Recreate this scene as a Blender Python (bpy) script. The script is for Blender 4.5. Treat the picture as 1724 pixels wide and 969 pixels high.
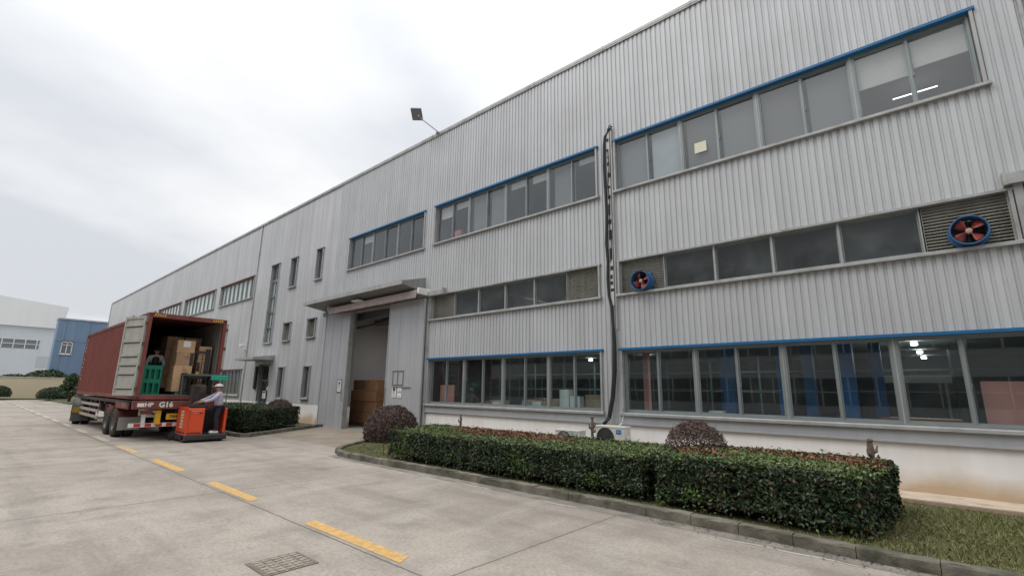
import bpy, math, random
import numpy as np
from mathutils import Vector, Matrix
random.seed(7); rng = np.random.default_rng(11)
S = bpy.context.scene
for o in list(bpy.data.objects): bpy.data.objects.remove(o)
C = S.collection
R = math.radians

# ------------------------------------------------------------------ camera
cam = bpy.data.cameras.new('camera'); co = bpy.data.objects.new('camera', cam); C.objects.link(co)
yaw, pitch, roll, f = -0.722768586, 0.212310967, 0.0145153519, 798.643808
fw = Vector((math.sin(yaw)*math.cos(pitch), math.cos(yaw)*math.cos(pitch), math.sin(pitch)))
r0 = Vector((math.cos(yaw), -math.sin(yaw), 0)); u0 = r0.cross(fw)
rr = math.cos(roll)*r0 + math.sin(roll)*u0; uu = rr.cross(fw)
M = Matrix((rr, uu, -fw)).transposed().to_4x4(); M.translation = (0, 0, 1.85)
co.matrix_world = M
cam.sensor_width = 36; cam.lens = f/1724*36; cam.clip_start = .05; cam.clip_end = 2000
S.camera = co

# ------------------------------------------------------------------ sky, sun, exposure
SUN_EL, SUN_AZ = 52, 215
w = bpy.data.worlds.new('World'); S.world = w; w.use_nodes = True
nt = w.node_tree; N = nt.nodes; Lk = nt.links; N.clear()
def nd(t, **k):
    n = N.new(t)
    for a, b in k.items(): setattr(n, a, b)
    return n
out = nd('ShaderNodeOutputWorld'); bg = nd('ShaderNodeBackground')
sky = nd('ShaderNodeTexSky', sky_type='NISHITA', sun_disc=False); sky.sun_elevation = R(SUN_EL); sky.sun_rotation = R(SUN_AZ)
sky.dust_density = 3
tc = nd('ShaderNodeTexCoord'); sep = nd('ShaderNodeSeparateXYZ'); Lk.new(tc.outputs['Generated'], sep.inputs[0])
mz = nd('ShaderNodeMath', operation='MAXIMUM'); Lk.new(sep.outputs['Z'], mz.inputs[0]); mz.inputs[1].default_value = 0.0
az = nd('ShaderNodeMath', operation='ADD'); Lk.new(mz.outputs[0], az.inputs[0]); az.inputs[1].default_value = .12
dx = nd('ShaderNodeMath', operation='DIVIDE'); Lk.new(sep.outputs['X'], dx.inputs[0]); Lk.new(az.outputs[0], dx.inputs[1])
dy = nd('ShaderNodeMath', operation='DIVIDE'); Lk.new(sep.outputs['Y'], dy.inputs[0]); Lk.new(az.outputs[0], dy.inputs[1])
cb = nd('ShaderNodeCombineXYZ'); Lk.new(dx.outputs[0], cb.inputs[0]); Lk.new(dy.outputs[0], cb.inputs[1])
mp = nd('ShaderNodeMapping'); mp.inputs['Scale'].default_value = (.16, .95, 1); mp.inputs['Location'].default_value = (3.1, 1.7, 0)
mp0 = nd('ShaderNodeMapping'); mp0.inputs['Rotation'].default_value = (0, 0, R(-118)); Lk.new(cb.outputs[0], mp0.inputs[0]); Lk.new(mp0.outputs[0], mp.inputs[0])
ns = nd('ShaderNodeTexNoise'); ns.inputs['Scale'].default_value = .8; ns.inputs['Detail'].default_value = 3.5; ns.inputs['Roughness'].default_value = .4; ns.inputs['Distortion'].default_value = .3
Lk.new(mp.outputs[0], ns.inputs[0])
rp = nd('ShaderNodeValToRGB'); rp.color_ramp.elements[0].position = .40; rp.color_ramp.elements[0].color = (.70, .725, .765, 1)
rp.color_ramp.elements[1].position = .56; rp.color_ramp.elements[1].color = (1.0, 1.0, 1.0, 1)
ns2 = nd('ShaderNodeTexNoise'); ns2.inputs['Scale'].default_value = 1.1; ns2.inputs['Detail'].default_value = 5; ns2.inputs['Roughness'].default_value = .55; Lk.new(mp0.outputs[0], ns2.inputs[0])
nm = nd('ShaderNodeMath', operation='MULTIPLY_ADD'); Lk.new(ns2.outputs[0], nm.inputs[0]); nm.inputs[1].default_value = .30; nm.inputs[2].default_value = -.15
na = nd('ShaderNodeMath', operation='ADD'); Lk.new(ns.outputs[0], na.inputs[0]); Lk.new(nm.outputs[0], na.inputs[1]); Lk.new(na.outputs[0], rp.inputs[0])
# thin cloud lets the upper sky glow: brighter toward the zenith
p4 = nd('ShaderNodeMath', operation='POWER'); Lk.new(mz.outputs[0], p4.inputs[0]); p4.inputs[1].default_value = 3.5
r1 = nd('ShaderNodeMath', operation='MULTIPLY_ADD'); Lk.new(mz.outputs[0], r1.inputs[0]); r1.inputs[1].default_value = .14; r1.inputs[2].default_value = .84
rz = nd('ShaderNodeMath', operation='MULTIPLY_ADD'); Lk.new(p4.outputs[0], rz.inputs[0]); rz.inputs[1].default_value = 1.15; Lk.new(r1.outputs[0], rz.inputs[2])
ml = nd('ShaderNodeVectorMath', operation='SCALE'); Lk.new(rp.outputs[0], ml.inputs[0]); Lk.new(rz.outputs[0], ml.inputs['Scale'])
sk = nd('ShaderNodeVectorMath', operation='SCALE'); Lk.new(sky.outputs[0], sk.inputs[0]); sk.inputs['Scale'].default_value = .1
mx = nd('ShaderNodeMix', data_type='RGBA'); mx.inputs[0].default_value = .92; Lk.new(sk.outputs[0], mx.inputs[6]); Lk.new(ml.outputs[0], mx.inputs[7])
Lk.new(mx.outputs[2], bg.inputs[0]); bg.inputs[1].default_value = 1.0; Lk.new(bg.outputs[0], out.inputs[0])
sl = bpy.data.lights.new('sun', 'SUN'); sl.energy = .7; sl.angle = R(20); sl.color = (1, .96, .9)
so = bpy.data.objects.new('sun', sl); C.objects.link(so)
so.rotation_euler = Vector((math.sin(R(SUN_AZ))*math.cos(R(SUN_EL)), math.cos(R(SUN_AZ))*math.cos(R(SUN_EL)), math.sin(R(SUN_EL)))).to_track_quat('Z', 'Y').to_euler()
S.view_settings.view_transform = 'Standard'; S.view_settings.look = 'None'; S.view_settings.gamma = 1; S.view_settings.exposure = .22
try:
    S.cycles.max_bounces = 8; S.cycles.transparent_max_bounces = 16
except Exception: pass

# ------------------------------------------------------------------ materials
MATS = {}
def mat(name, col, rough=.6, metal=0., var=.0, vscale=3., streak=0., bump=0., bscale=40., spec=.5, dirt=None, emit=0, tint=False, coat=0):
    """principled with world-space noise variation; streak = vertical run-off streaks; dirt=(colour, amount, scale)"""
    if name in MATS: return MATS[name]
    m = bpy.data.materials.new(name); m.use_nodes = True; t = m.node_tree; n = t.nodes; l = t.links
    p = n['Principled BSDF']; p.inputs['Roughness'].default_value = rough; p.inputs['Metallic'].default_value = metal
    p.inputs['Specular IOR Level'].default_value = spec
    if coat: p.inputs['Coat Weight'].default_value = coat
    base = n.new('ShaderNodeRGB'); base.outputs[0].default_value = (*col, 1); cur = base.outputs[0]
    if tint:
        a = n.new('ShaderNodeAttribute'); a.attribute_name = 'tint'; cur = a.outputs['Color']
    g = n.new('ShaderNodeNewGeometry')
    def noise(scale, vec=None, det=4):
        q = n.new('ShaderNodeTexNoise'); q.inputs['Scale'].default_value = scale; q.inputs['Detail'].default_value = det
        l.new(vec or g.outputs['Position'], q.inputs['Vector']); return q.outputs[0]
    def mulby(cur, src, lo, hi, a=.3, b=.7):
        r = n.new('ShaderNodeMapRange'); r.inputs[1].default_value = a; r.inputs[2].default_value = b; r.inputs[3].default_value = lo; r.inputs[4].default_value = hi
        l.new(src, r.inputs[0]); v = n.new('ShaderNodeVectorMath'); v.operation = 'SCALE'; l.new(cur, v.inputs[0]); l.new(r.outputs[0], v.inputs['Scale']); return v.outputs[0]
    if var: cur = mulby(cur, noise(vscale), 1-var, 1+var)
    if streak:
        mpn = n.new('ShaderNodeMapping'); mpn.inputs['Scale'].default_value = (3.2, 3.2, .12); l.new(g.outputs['Position'], mpn.inputs[0])
        cur = mulby(cur, noise(1.6, mpn.outputs[0], 6), 1-streak, 1+streak*.35)
    if dirt:
        r = n.new('ShaderNodeMapRange'); r.inputs[1].default_value = .5; r.inputs[2].default_value = .75; r.inputs[4].default_value = dirt[1]
        l.new(noise(dirt[2], det=6), r.inputs[0]); x = n.new('ShaderNodeMix'); x.data_type = 'RGBA'; l.new(r.outputs[0], x.inputs[0]); l.new(cur, x.inputs[6]); x.inputs[7].default_value = (*dirt[0], 1); cur = x.outputs[2]
    l.new(cur, p.inputs['Base Color'])
    if bump:
        b = n.new('ShaderNodeBump'); b.inputs['Strength'].default_value = bump; b.inputs['Distance'].default_value = .02; l.new(noise(bscale), b.inputs['Height']); l.new(b.outputs[0], p.inputs['Normal'])
    if emit: p.inputs['Emission Color'].default_value = (1, .98, .93, 1); p.inputs['Emission Strength'].default_value = emit
    MATS[name] = m; return m
def glass(name, tintc, ior, rough=0.0, dirt=.05):
    m = bpy.data.materials.new(name); m.use_nodes = True; t = m.node_tree; n = t.nodes; l = t.links; n.clear()
    o = n.new('ShaderNodeOutputMaterial'); tr = n.new('ShaderNodeBsdfTransparent'); tr.inputs[0].default_value = (*tintc, 1)
    gl = n.new('ShaderNodeBsdfGlossy'); gl.inputs['Roughness'].default_value = rough; gl.inputs['Color'].default_value = (.92, .95, .97, 1)
    mxs = n.new('ShaderNodeMixShader')
    # slight waviness of float glass
    g = n.new('ShaderNodeNewGeometry'); q = n.new('ShaderNodeTexNoise'); q.inputs['Scale'].default_value = 1.3; l.new(g.outputs['Position'], q.inputs['Vector'])
    b = n.new('ShaderNodeBump'); b.inputs['Strength'].default_value = .05; b.inputs['Distance'].default_value = .008; l.new(q.outputs[0], b.inputs['Height']); l.new(b.outputs[0], gl.inputs['Normal'])
    dt = n.new('ShaderNodeVectorMath'); dt.operation = 'DOT_PRODUCT'; l.new(g.outputs['Incoming'], dt.inputs[0]); l.new(g.outputs['Normal'], dt.inputs[1])
    def mm(op, a, b_=None, c_=None):
        k = n.new('ShaderNodeMath'); k.operation = op
        for i, v in enumerate((a, b_, c_)):
            if v is None: continue
            if isinstance(v, (int, float)): k.inputs[i].default_value = v
            else: l.new(v, k.inputs[i])
        return k.outputs[0]
    f0 = ((ior-1)/(ior+1))**2; one = mm('SUBTRACT', 1.0, mm('ABSOLUTE', dt.outputs['Value']))
    l.new(mm('MULTIPLY_ADD', mm('POWER', one, 5.0), 1-f0, f0), mxs.inputs[0]); l.new(tr.outputs[0], mxs.inputs[1]); l.new(gl.outputs[0], mxs.inputs[2])
    df = n.new('ShaderNodeBsdfDiffuse'); df.inputs[0].default_value = (.50, .56, .55, 1); dn = n.new('ShaderNodeTexNoise'); dn.inputs['Scale'].default_value = 1.1; dn.inputs['Detail'].default_value = 7; dn.inputs['Roughness'].default_value = .65; l.new(g.outputs['Position'], dn.inputs['Vector'])  # smear film; its pale colour also stands in for weak reflections
    dr = n.new('ShaderNodeMapRange'); l.new(dn.outputs[0], dr.inputs[0]); dr.inputs[1].default_value = .35; dr.inputs[2].default_value = .75; dr.inputs[3].default_value = dirt*.3; dr.inputs[4].default_value = dirt*1.9
    mx2 = n.new('ShaderNodeMixShader'); l.new(dr.outputs[0], mx2.inputs[0]); l.new(mxs.outputs[0], mx2.inputs[1]); l.new(df.outputs[0], mx2.inputs[2]); l.new(mx2.outputs[0], o.inputs[0])
    return m
CLAD = mat('cladding_metal', (.55, .565, .58), .48, .12, .04, .7, .12, dirt=((.40, .395, .39), .3, .6))
CLAD_L = mat('cladding_smooth', (.53, .54, .555), .5, .1, .05, .4, .2, dirt=((.36, .35, .34), .3, .35))
PANEL = mat('door_panel_metal', (.46, .475, .50), .5, .15, .04, .8, .08, dirt=((.3, .3, .3), .3, .7))
TRIM = mat('grey_trim', (.44, .445, .44), .45, .2, .06, 2, .15, dirt=((.20, .18, .15), .5, 2.5))
TRIM_D = mat('dark_trim', (.20, .205, .21), .5, .2, .08, 2, .2)
FRAME = mat('window_frame', (.27, .30, .305), .4, .3, .06, 3)
BLUE = mat('blue_paint', (.015, .145, .34), .4, 0, .08, 2, .1)
RED = mat('red_paint', (.17, .03, .03), .45, 0, .1, 2)
PLINTH = mat('white_render', (.86, .85, .84), .85, 0, .03, .5, .06, bump=.08, dirt=((.68, .62, .54), .2, .8))
BACK = mat('inner_wall', (.25, .25, .25), .8)
ROOMW = mat('room_wall', (.42, .40, .39), .85, var=.05)
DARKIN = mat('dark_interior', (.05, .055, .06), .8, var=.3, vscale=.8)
GL_UP = glass('sky_glass', (.74, .77, .78), 2.05, .01)
GL_FR = glass('frosted_glass', (.93, .95, .94), 1.5, .1)
GL_MID = glass('grey_green_glass', (.5, .62, .6), 2.1, dirt=.085)
GL_LO = glass('dark_glass', (.68, .78, .77), 2.0, dirt=.028)
LOUV = mat('louvre_metal', (.45, .45, .40), .5, .2, .1, 3, .2, dirt=((.22, .20, .14), .5, 2))
BLIND = mat('roller_blind', (.72, .70, .66), .9, var=.04)
FROST = mat('frosted_film', (.60, .64, .67), .8, var=.05)
CARTON = mat('cardboard', (.54, .35, .20), .8, var=.1, vscale=5, bump=.05, dirt=((.28, .17, .1), .4, 2.5))
CARTON2 = mat('dark_cardboard', (.34, .18, .09), .8, var=.12, vscale=4)
TAPE = mat('packing_tape', (.50, .36, .22), .35)
PAPER = mat('paper', (.8, .8, .78), .8)
BLACK = mat('black_rubber', (.02, .02, .022), .65, var=.2, vscale=6)
TYRE = mat('tyre_rubber', (.035, .034, .033), .8, var=.25, vscale=6, dirt=((.14, .12, .10), .5, 4))
STEEL = mat('bare_steel', (.35, .35, .35), .4, .7, .1, 5)
CONT = mat('container_paint', (.215, .05, .04), .55, 0, .12, 1.2, .22, dirt=((.13, .05, .035), .6, 2.2))
CONT_IN = mat('container_inner', (.22, .215, .20), .7, .1, .12, 2, .2)
CDOOR = mat('container_door_inner', (.46, .46, .42), .6, 0, .08, 2, .15, dirt=((.28, .26, .22), .5, 3))
RUST = mat('rusty_red_paint', (.20, .055, .045), .7, 0, .25, 3, .1, dirt=((.12, .07, .05), .7, 4))
CHAS = mat('chassis_dark', (.055, .04, .037), .75, 0, .3, 4, dirt=((.16, .13, .11), .5, 3))
GREEN = mat('green_plastic', (.005, .22, .13), .45, var=.08)
ORANGE = mat('orange_paint', (.74, .085, .025), .4, 0, .06, 2, .05, dirt=((.4, .07, .03), .25, 4))
DGREY = mat('dark_grey_metal', (.05, .05, .052), .5, .3, .2, 5)
WHITE = mat('white_paint', (.78, .78, .76), .5, var=.04)
YELLOW = mat('yellow_plate', (.72, .42, .02), .5, var=.1)
CREAM = mat('cream_render', (.70, .60, .44), .85, var=.04, vscale=.3)

# ------------------------------------------------------------------ mesh helpers
class MB:
    def __init__(s): s.v = []; s.f = []; s.m = []; s.sm = []; s.mi = 0
    def add(s, vs, fs, smooth=False):
        b = len(s.v); s.v += [tuple(v) for v in vs]; s.f += [tuple(b+i for i in q) for q in fs]; s.m += [s.mi]*len(fs); s.sm += [smooth]*len(fs)
    def box(s, x0, x1, y0, y1, z0, z1, rot=None, piv=None):
        vs = [Vector((x, y, z)) for x in (x0, x1) for y in (y0, y1) for z in (z0, z1)]
        if rot is not None:
            pv = Vector(piv) if piv else Vector(((x0+x1)/2, (y0+y1)/2, (z0+z1)/2)); vs = [rot @ (v-pv)+pv for v in vs]
        s.add(vs, [(0, 1, 3, 2), (4, 6, 7, 5), (0, 4, 5, 1), (2, 3, 7, 6), (0, 2, 6, 4), (1, 5, 7, 3)])
    def cbox(s, x0, x1, y0, y1, z0, z1, b=.01, rot=None, piv=None):
        """box with chamfered edges"""
        b = min(b, (x1-x0)/2.01, (y1-y0)/2.01, (z1-z0)/2.01); X = (x0, x1); Y = (y0, y1); Z = (z0, z1); vs = []; idx = {}
        for i in (0, 1):
            for j in (0, 1):
                for k in (0, 1):
                    sx, sy, sz = (1-2*i)*b, (1-2*j)*b, (1-2*k)*b
                    for a, d in (('x', (0, sy, sz)), ('y', (sx, 0, sz)), ('z', (sx, sy, 0))):
                        idx[(i, j, k, a)] = len(vs); vs.append(Vector((X[i]+d[0], Y[j]+d[1], Z[k]+d[2])))
        if rot is not None:
            pv = Vector(piv) if piv else Vector(((x0+x1)/2, (y0+y1)/2, (z0+z1)/2)); vs = [rot @ (v-pv)+pv for v in vs]
        I = idx; fs = []
        for i in (0, 1): fs.append([I[(i, a, c, 'x')] for a, c in ((0, 0), (1, 0), (1, 1), (0, 1))]); fs.append([I[(a, i, c, 'y')] for a, c in ((0, 0), (1, 0), (1, 1), (0, 1))]); fs.append([I[(a, c, i, 'z')] for a, c in ((0, 0), (1, 0), (1, 1), (0, 1))])
        for i in (0, 1):
            for j in (0, 1):
                fs.append([I[(i, j, 0, 'x')], I[(i, j, 0, 'y')], I[(i, j, 1, 'y')], I[(i, j, 1, 'x')]])
                fs.append([I[(i, 0, j, 'x')], I[(i, 0, j, 'z')], I[(i, 1, j, 'z')], I[(i, 1, j, 'x')]])
                fs.append([I[(0, i, j, 'y')], I[(0, i, j, 'z')], I[(1, i, j, 'z')], I[(1, i, j, 'y')]])
                for k in (0, 1): fs.append([I[(i, j, k, 'x')], I[(i, j, k, 'y')], I[(i, j, k, 'z')]])
        s.add(vs, fs)
    def tube(s, pts, r, n=8, cap=True):
        pts = [Vector(p) for p in pts]; rs = r if isinstance(r, (list, tuple)) else [r]*len(pts); rings = []
        for i, p in enumerate(pts):
            d = (pts[min(i+1, len(pts)-1)]-pts[max(i-1, 0)]).normalized(); a = Vector((0, 0, 1)) if abs(d.z) < .9 else Vector((1, 0, 0))
            u = d.cross(a).normalized(); v = d.cross(u)
            rings.append([p+(u*math.cos(2*math.pi*k/n)+v*math.sin(2*math.pi*k/n))*rs[i] for k in range(n)])
        vs = [q for ring in rings for q in ring]
        fs = [(i*n+k, i*n+(k+1) % n, (i+1)*n+(k+1) % n, (i+1)*n+k) for i in range(len(pts)-1) for k in range(n)]
        s.add(vs, fs, True)
        if cap: s.add(rings[0], [tuple(range(n))]); s.add(rings[-1], [tuple(reversed(range(n)))])
    def lathe(s, prof, org, axis, n=24, closed=False):
        """prof [(t, r)] along axis from org"""
        org = Vector(org); ax = Vector(axis).normalized(); a = Vector((0, 0, 1)) if abs(ax.z) < .9 else Vector((1, 0, 0)); u = ax.cross(a).normalized(); v = ax.cross(u)
        vs = [org+ax*t+(u*math.cos(2*math.pi*k/n)+v*math.sin(2*math.pi*k/n))*r for t, r in prof for k in range(n)]
        m = len(prof); fs = [(i*n+k, i*n+(k+1) % n, ((i+1) % m)*n+(k+1) % n, ((i+1) % m)*n+k) for i in range(m if closed else m-1) for k in range(n)]
        s.add(vs, fs, True)
    def prism(s, poly, z0, z1):
        n = len(poly); s.add([(x, y, z0) for x, y in poly]+[(x, y, z1) for x, y in poly], [tuple(reversed(range(n))), tuple(range(n, 2*n))]+[(i, (i+1) % n, n+(i+1) % n, n+i) for i in range(n)])
    def extr(s, prof, axis, a0, a1):
        """profile in the two other axes, extruded along axis"""
        n = len(prof)
        def P(t, p): return {'x': (t, p[0], p[1]), 'y': (p[0], t, p[1]), 'z': (p[0], p[1], t)}[axis]
        s.add([P(a0, p) for p in prof]+[P(a1, p) for p in prof], [tuple(range(n)), tuple(reversed(range(n, 2*n)))]+[(i, (i+1) % n, n+(i+1) % n, n+i) for i in range(n)])
    def build(s, name, mats, parent=None, bevel=0, **tags):
        me = bpy.data.meshes.new(name); me.from_pydata(s.v, [], s.f)
        for m in (mats if isinstance(mats, (list, tuple)) else [mats]): me.materials.append(m)
        me.polygons.foreach_set('material_index', s.m); me.polygons.foreach_set('use_smooth', s.sm)
        o = bpy.data.objects.new(name, me); C.objects.link(o)
        if any(s.sm):
            try: me.set_sharp_from_angle(angle=R(40))
            except Exception: pass
        if parent: o.parent = parent
        if bevel:
            b = o.modifiers.new('bevel', 'BEVEL'); b.width = bevel; b.segments = 2; b.limit_method = 'ANGLE'
        tag(o, **tags); return o
def build_split(mb, name, mats, parent=None, **k):
    """each connected piece of the builder becomes an object of its own"""
    par = list(range(len(mb.v)))
    def find(a):
        while par[a] != a: par[a] = par[par[a]]; a = par[a]
        return a
    for f_ in mb.f:
        for a in f_[1:]: par[find(a)] = find(f_[0])
    gr = {}
    for i, f_ in enumerate(mb.f): gr.setdefault(find(f_[0]), []).append(i)
    res = []
    for fl_ in gr.values():
        m2 = MB(); mp_ = {}
        for i in fl_:
            for a in mb.f[i]:
                if a not in mp_: mp_[a] = len(m2.v); m2.v.append(mb.v[a])
            m2.f.append(tuple(mp_[a] for a in mb.f[i])); m2.m.append(mb.m[i]); m2.sm.append(mb.sm[i])
        res.append(m2.build(name, mats, parent, **k))
    return res
def tag(o, label=None, cat=None, group=None, kind=None):
    if label: o['label'] = label
    if cat: o['category'] = cat
    if group: o['group'] = group
    if kind: o['kind'] = kind
    return o
def empty(name, loc=(0, 0, 0), rz=0, **k):
    o = bpy.data.objects.new(name, None); C.objects.link(o); o.location = loc; o.rotation_euler = (0, 0, rz); o.empty_display_size = .2
    return tag(o, **k)
def text(s, size, mtx, m, parent, name='lettering', ext=.002, align='CENTER', bold=0.0):
    cu = bpy.data.curves.new(name, 'FONT'); cu.body = s; cu.size = size; cu.align_x = align; cu.align_y = 'CENTER'; cu.extrude = ext; cu.offset = bold; cu.resolution_u = 3
    t = bpy.data.objects.new(name, cu); C.objects.link(t); dg = bpy.context.evaluated_depsgraph_get(); me = bpy.data.meshes.new_from_object(t.evaluated_get(dg)); bpy.data.objects.remove(t)
    me.transform(mtx); me.materials.clear(); me.materials.append(m); o = bpy.data.objects.new(name, me); C.objects.link(o)
    if parent: o.parent = parent
    return o
def face_mtx(loc, right, up):
    r = Vector(right).normalized(); u = Vector(up).normalized(); n = r.cross(u); m = Matrix((r, u, n)).transposed().to_4x4(); m.translation = loc; return m
def RZ(a): return Matrix.Rotation(a, 3, 'Z')

# ------------------------------------------------------------------ ground
def ground_mat():
    m = bpy.data.materials.new('concrete_yard'); m.use_nodes = True; t = m.node_tree; n = t.nodes; l = t.links; p = n['Principled BSDF']
    g = n.new('ShaderNodeNewGeometry'); P = g.outputs['Position']; sp = n.new('ShaderNodeSeparateXYZ'); l.new(P, sp.inputs[0])
    def noise(sc, det=5, vec=P, rough=.55):
        q = n.new('ShaderNodeTexNoise'); q.inputs['Scale'].default_value = sc; q.inputs['Detail'].default_value = det; q.inputs['Roughness'].default_value = rough; l.new(vec, q.inputs['Vector']); return q.outputs[0]
    def M_(op, a, b=None, c=None):
        q = n.new('ShaderNodeMath'); q.operation = op
        for i, x in enumerate((a, b, c)):
            if x is None: continue
            if isinstance(x, (int, float)): q.inputs[i].default_value = x
            else: l.new(x, q.inputs[i])
        return q.outputs[0]
    def MR(x, a, b, c, d):
        q = n.new('ShaderNodeMapRange'); l.new(x, q.inputs[0])
        for i, v in enumerate((a, b, c, d)): q.inputs[i+1].default_value = v
        return q.outputs[0]
    def mixc(fac, a, b):
        q = n.new('ShaderNodeMix'); q.data_type = 'RGBA'; l.new(fac, q.inputs[0])
        for i, x in ((6, a), (7, b)):
            if isinstance(x, tuple): q.inputs[i].default_value = (*x, 1)
            else: l.new(x, q.inputs[i])
        return q.outputs[2]
    big = noise(.22, 4); mid = noise(1.3, 8, rough=.65); fine = noise(22, 6, rough=.8); sp2 = noise(75, 3)
    # brushed / tyre-worn streaks running along the road
    mp1 = n.new('ShaderNodeMapping'); mp1.inputs['Scale'].default_value = (.18, 1.6, 1); l.new(P, mp1.inputs[0]); st = noise(1.2, 7, mp1.outputs[0], .6)
    mp2 = n.new('ShaderNodeMapping'); mp2.inputs['Scale'].default_value = (1.5, .3, 1); l.new(P, mp2.inputs[0]); st2 = noise(1.1, 5, mp2.outputs[0], .6)
    c = mixc(MR(big, .35, .65, 0, 1), (.345, .305, .26), (.47, .422, .365))
    c = mixc(MR(mid, .45, .72, 0, .75), c, (.25, .222, .19))
    for yc in (1.15, 5.35, 6.5):
        c = mixc(M_('MULTIPLY', MR(M_('ABSOLUTE', M_('SUBTRACT', sp.outputs[1], yc)), .05, .45, .55, 0), MR(st, .40, .62, 0, 1)), c, (.21, .188, .165))
    oil = n.new('ShaderNodeTexVoronoi'); oil.inputs['Scale'].default_value = .55; l.new(P, oil.inputs['Vector'])
    c = mixc(M_('MULTIPLY', MR(oil.outputs[0], .05, .22, .5, 0), MR(mid, .4, .6, 0, 1)), c, (.13, .115, .1))
    c = mixc(MR(st, .52, .70, 0, .6), c, (.26, .235, .205))
    c = mixc(MR(st2, .5, .66, 0, .4), c, (.49, .455, .41))
    gr = noise(7.5, 5, rough=.75)
    c = mixc(MR(gr, .50, .68, 0, .22), c, (.215, .192, .165)); c = mixc(MR(gr, .46, .34, 0, .15), c, (.53, .485, .425))
    c = mixc(MR(fine, .46, .64, 0, .5), c, (.19, .17, .148))
    c = mixc(MR(fine, .44, .30, 0, .35), c, (.58, .54, .49))
    c = mixc(MR(sp2, .58, .72, 0, .45), c, (.2, .18, .16))
    c = mixc(MR(noise(.75, 3), .62, .72, 0, .45), c, (.20, .18, .155))
    # rust-brown wet ramp in front of the sliding door
    rx = M_('MULTIPLY', M_('GREATER_THAN', sp.outputs[1], 8.2), M_('LESS_THAN', sp.outputs[0], -12))
    c = mixc(M_('MULTIPLY', rx, MR(mid, .3, .6, .3, .75)), c, (.26, .205, .15))
    # slab joints: one long joint beside the dashes, cross joints every 5.9 m
    wob = M_('MULTIPLY', M_('SUBTRACT', noise(2.5, 6), .5), .035)
    yj = M_('ABSOLUTE', M_('ADD', M_('SUBTRACT', sp.outputs[1], 3.41), wob))
    yj2 = M_('ABSOLUTE', M_('ADD', M_('SUBTRACT', sp.outputs[1], -1.2), wob))
    xm = M_('ABSOLUTE', M_('SUBTRACT', M_('MODULO', M_('ADD', M_('ADD', sp.outputs[0], wob), 1003.95+5.9*.5-(1003.95-3.95) % 5.9+0.0), 5.9), 2.95))
    j = M_('MAXIMUM', M_('MAXIMUM', MR(yj, .004, .013, 1, 0), MR(yj2, .004, .014, 1, 0)), M_('MULTIPLY', MR(xm, .004, .012, 1, 0), MR(sp.outputs[1], 7.6, 7.9, 1, 0)))
    cr = n.new('ShaderNodeTexVoronoi'); cr.feature = 'DISTANCE_TO_EDGE'; cr.inputs['Scale'].default_value = .16
    wv = n.new('ShaderNodeVectorMath'); wv.operation = 'ADD'; nz = n.new('ShaderNodeTexNoise'); nz.inputs['Scale'].default_value = .9; nz.inputs['Detail'].default_value = 8; l.new(P, nz.inputs['Vector']); l.new(P, wv.inputs[0]); l.new(nz.outputs['Color'], wv.inputs[1]); l.new(wv.outputs[0], cr.inputs['Vector'])
    crack = M_('MULTIPLY', MR(cr.outputs[0], .0005, .0013, 1, 0), MR(noise(.5), .52, .6, 0, .45))
    jj = M_('MAXIMUM', M_('MULTIPLY', j, .9), crack)
    soft = M_('MULTIPLY', M_('MAXIMUM', MR(yj, .02, .22, .35, 0), MR(xm, .02, .15, .25, 0)), MR(mid, .3, .7, .2, 1))
    c = mixc(soft, c, (.23, .205, .18))
    c = mixc(jj, c, (.075, .065, .055))
    l.new(c, p.inputs['Base Color']); p.inputs['Roughness'].default_value = .82; p.inputs['Specular IOR Level'].default_value = .35
    b = n.new('ShaderNodeBump'); b.inputs['Strength'].default_value = .35; b.inputs['Distance'].default_value = .01
    l.new(M_('SUBTRACT', M_('ADD', fine, M_('MULTIPLY', mid, .5)), M_('MULTIPLY', j, 2)), b.inputs['Height']); l.new(b.outputs[0], p.inputs['Normal'])
    return m
GM = ground_mat()
g = MB(); g.add([(-500, -300, 0), (400, -300, 0), (400, 12.195, 0), (-500, 12.195, 0)], [(0, 1, 2, 3)])
g.build('ground', GM, kind='structure')
g = MB(); g.add([(-500, 55, -.02), (400, 55, -.02), (400, 600, -.02), (-500, 600, -.02)], [(0, 1, 2, 3)]); g.add([(-500, 12, -.03), (-85.2, 12, -.03), (-85.2, 56, -.03), (-500, 56, -.03)], [(0, 1, 2, 3)])
g.build('far_ground', mat('far_ground', (.3, .29, .27), .9), kind='structure')

# painted dashes
YM = mat('yellow_road_paint', (.62, .38, .13), .8, var=.18, vscale=10, dirt=((.40, .32, .23), .95, 13))
YM2 = mat('pale_road_paint', (.52, .47, .38), .8, var=.12, vscale=8, dirt=((.40, .36, .31), .8, 7))
YM3 = mat('faded_yellow_paint', (.55, .40, .20), .8, var=.15, vscale=9, dirt=((.40, .35, .28), .9, 5))
WM = mat('worn_white_paint', (.50, .47, .43), .8, var=.1, vscale=6, dirt=((.37, .34, .3), 1.0, .9))
xs = [(-6.84, -4.73), (-10.92, -8.86), (-15.1, -12.88), (-19.2, -17.06)]
k = 4
while k < 14: xs.append((xs[-1][0]-4.12, xs[-1][1]-4.12)); k += 1
for i, (a, b) in enumerate(xs):
    q = MB(); sk_ = .06 if i < 4 else 0
    q.add([(a, 3.475, .004), (b+.1, 3.475, .004), (b, 3.665, .004), (a-.1, 3.665, .004)], [(0, 1, 2, 3)])
    q.build('lane_marking', YM if i < 3 else (YM3 if i == 3 else YM2), kind='structure')
q = MB(); pts = [(-13.4, 6.98), (-9, 7.03), (-6.6, 6.98), (-4.2, 6.9), (-2.2, 6.88), (-.3, 6.9)]
def ly(x):
    for (a, b), (c, d) in zip(pts, pts[1:]):
        if a <= x <= c: return b+(d-b)*(x-a)/(c-a)
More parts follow.
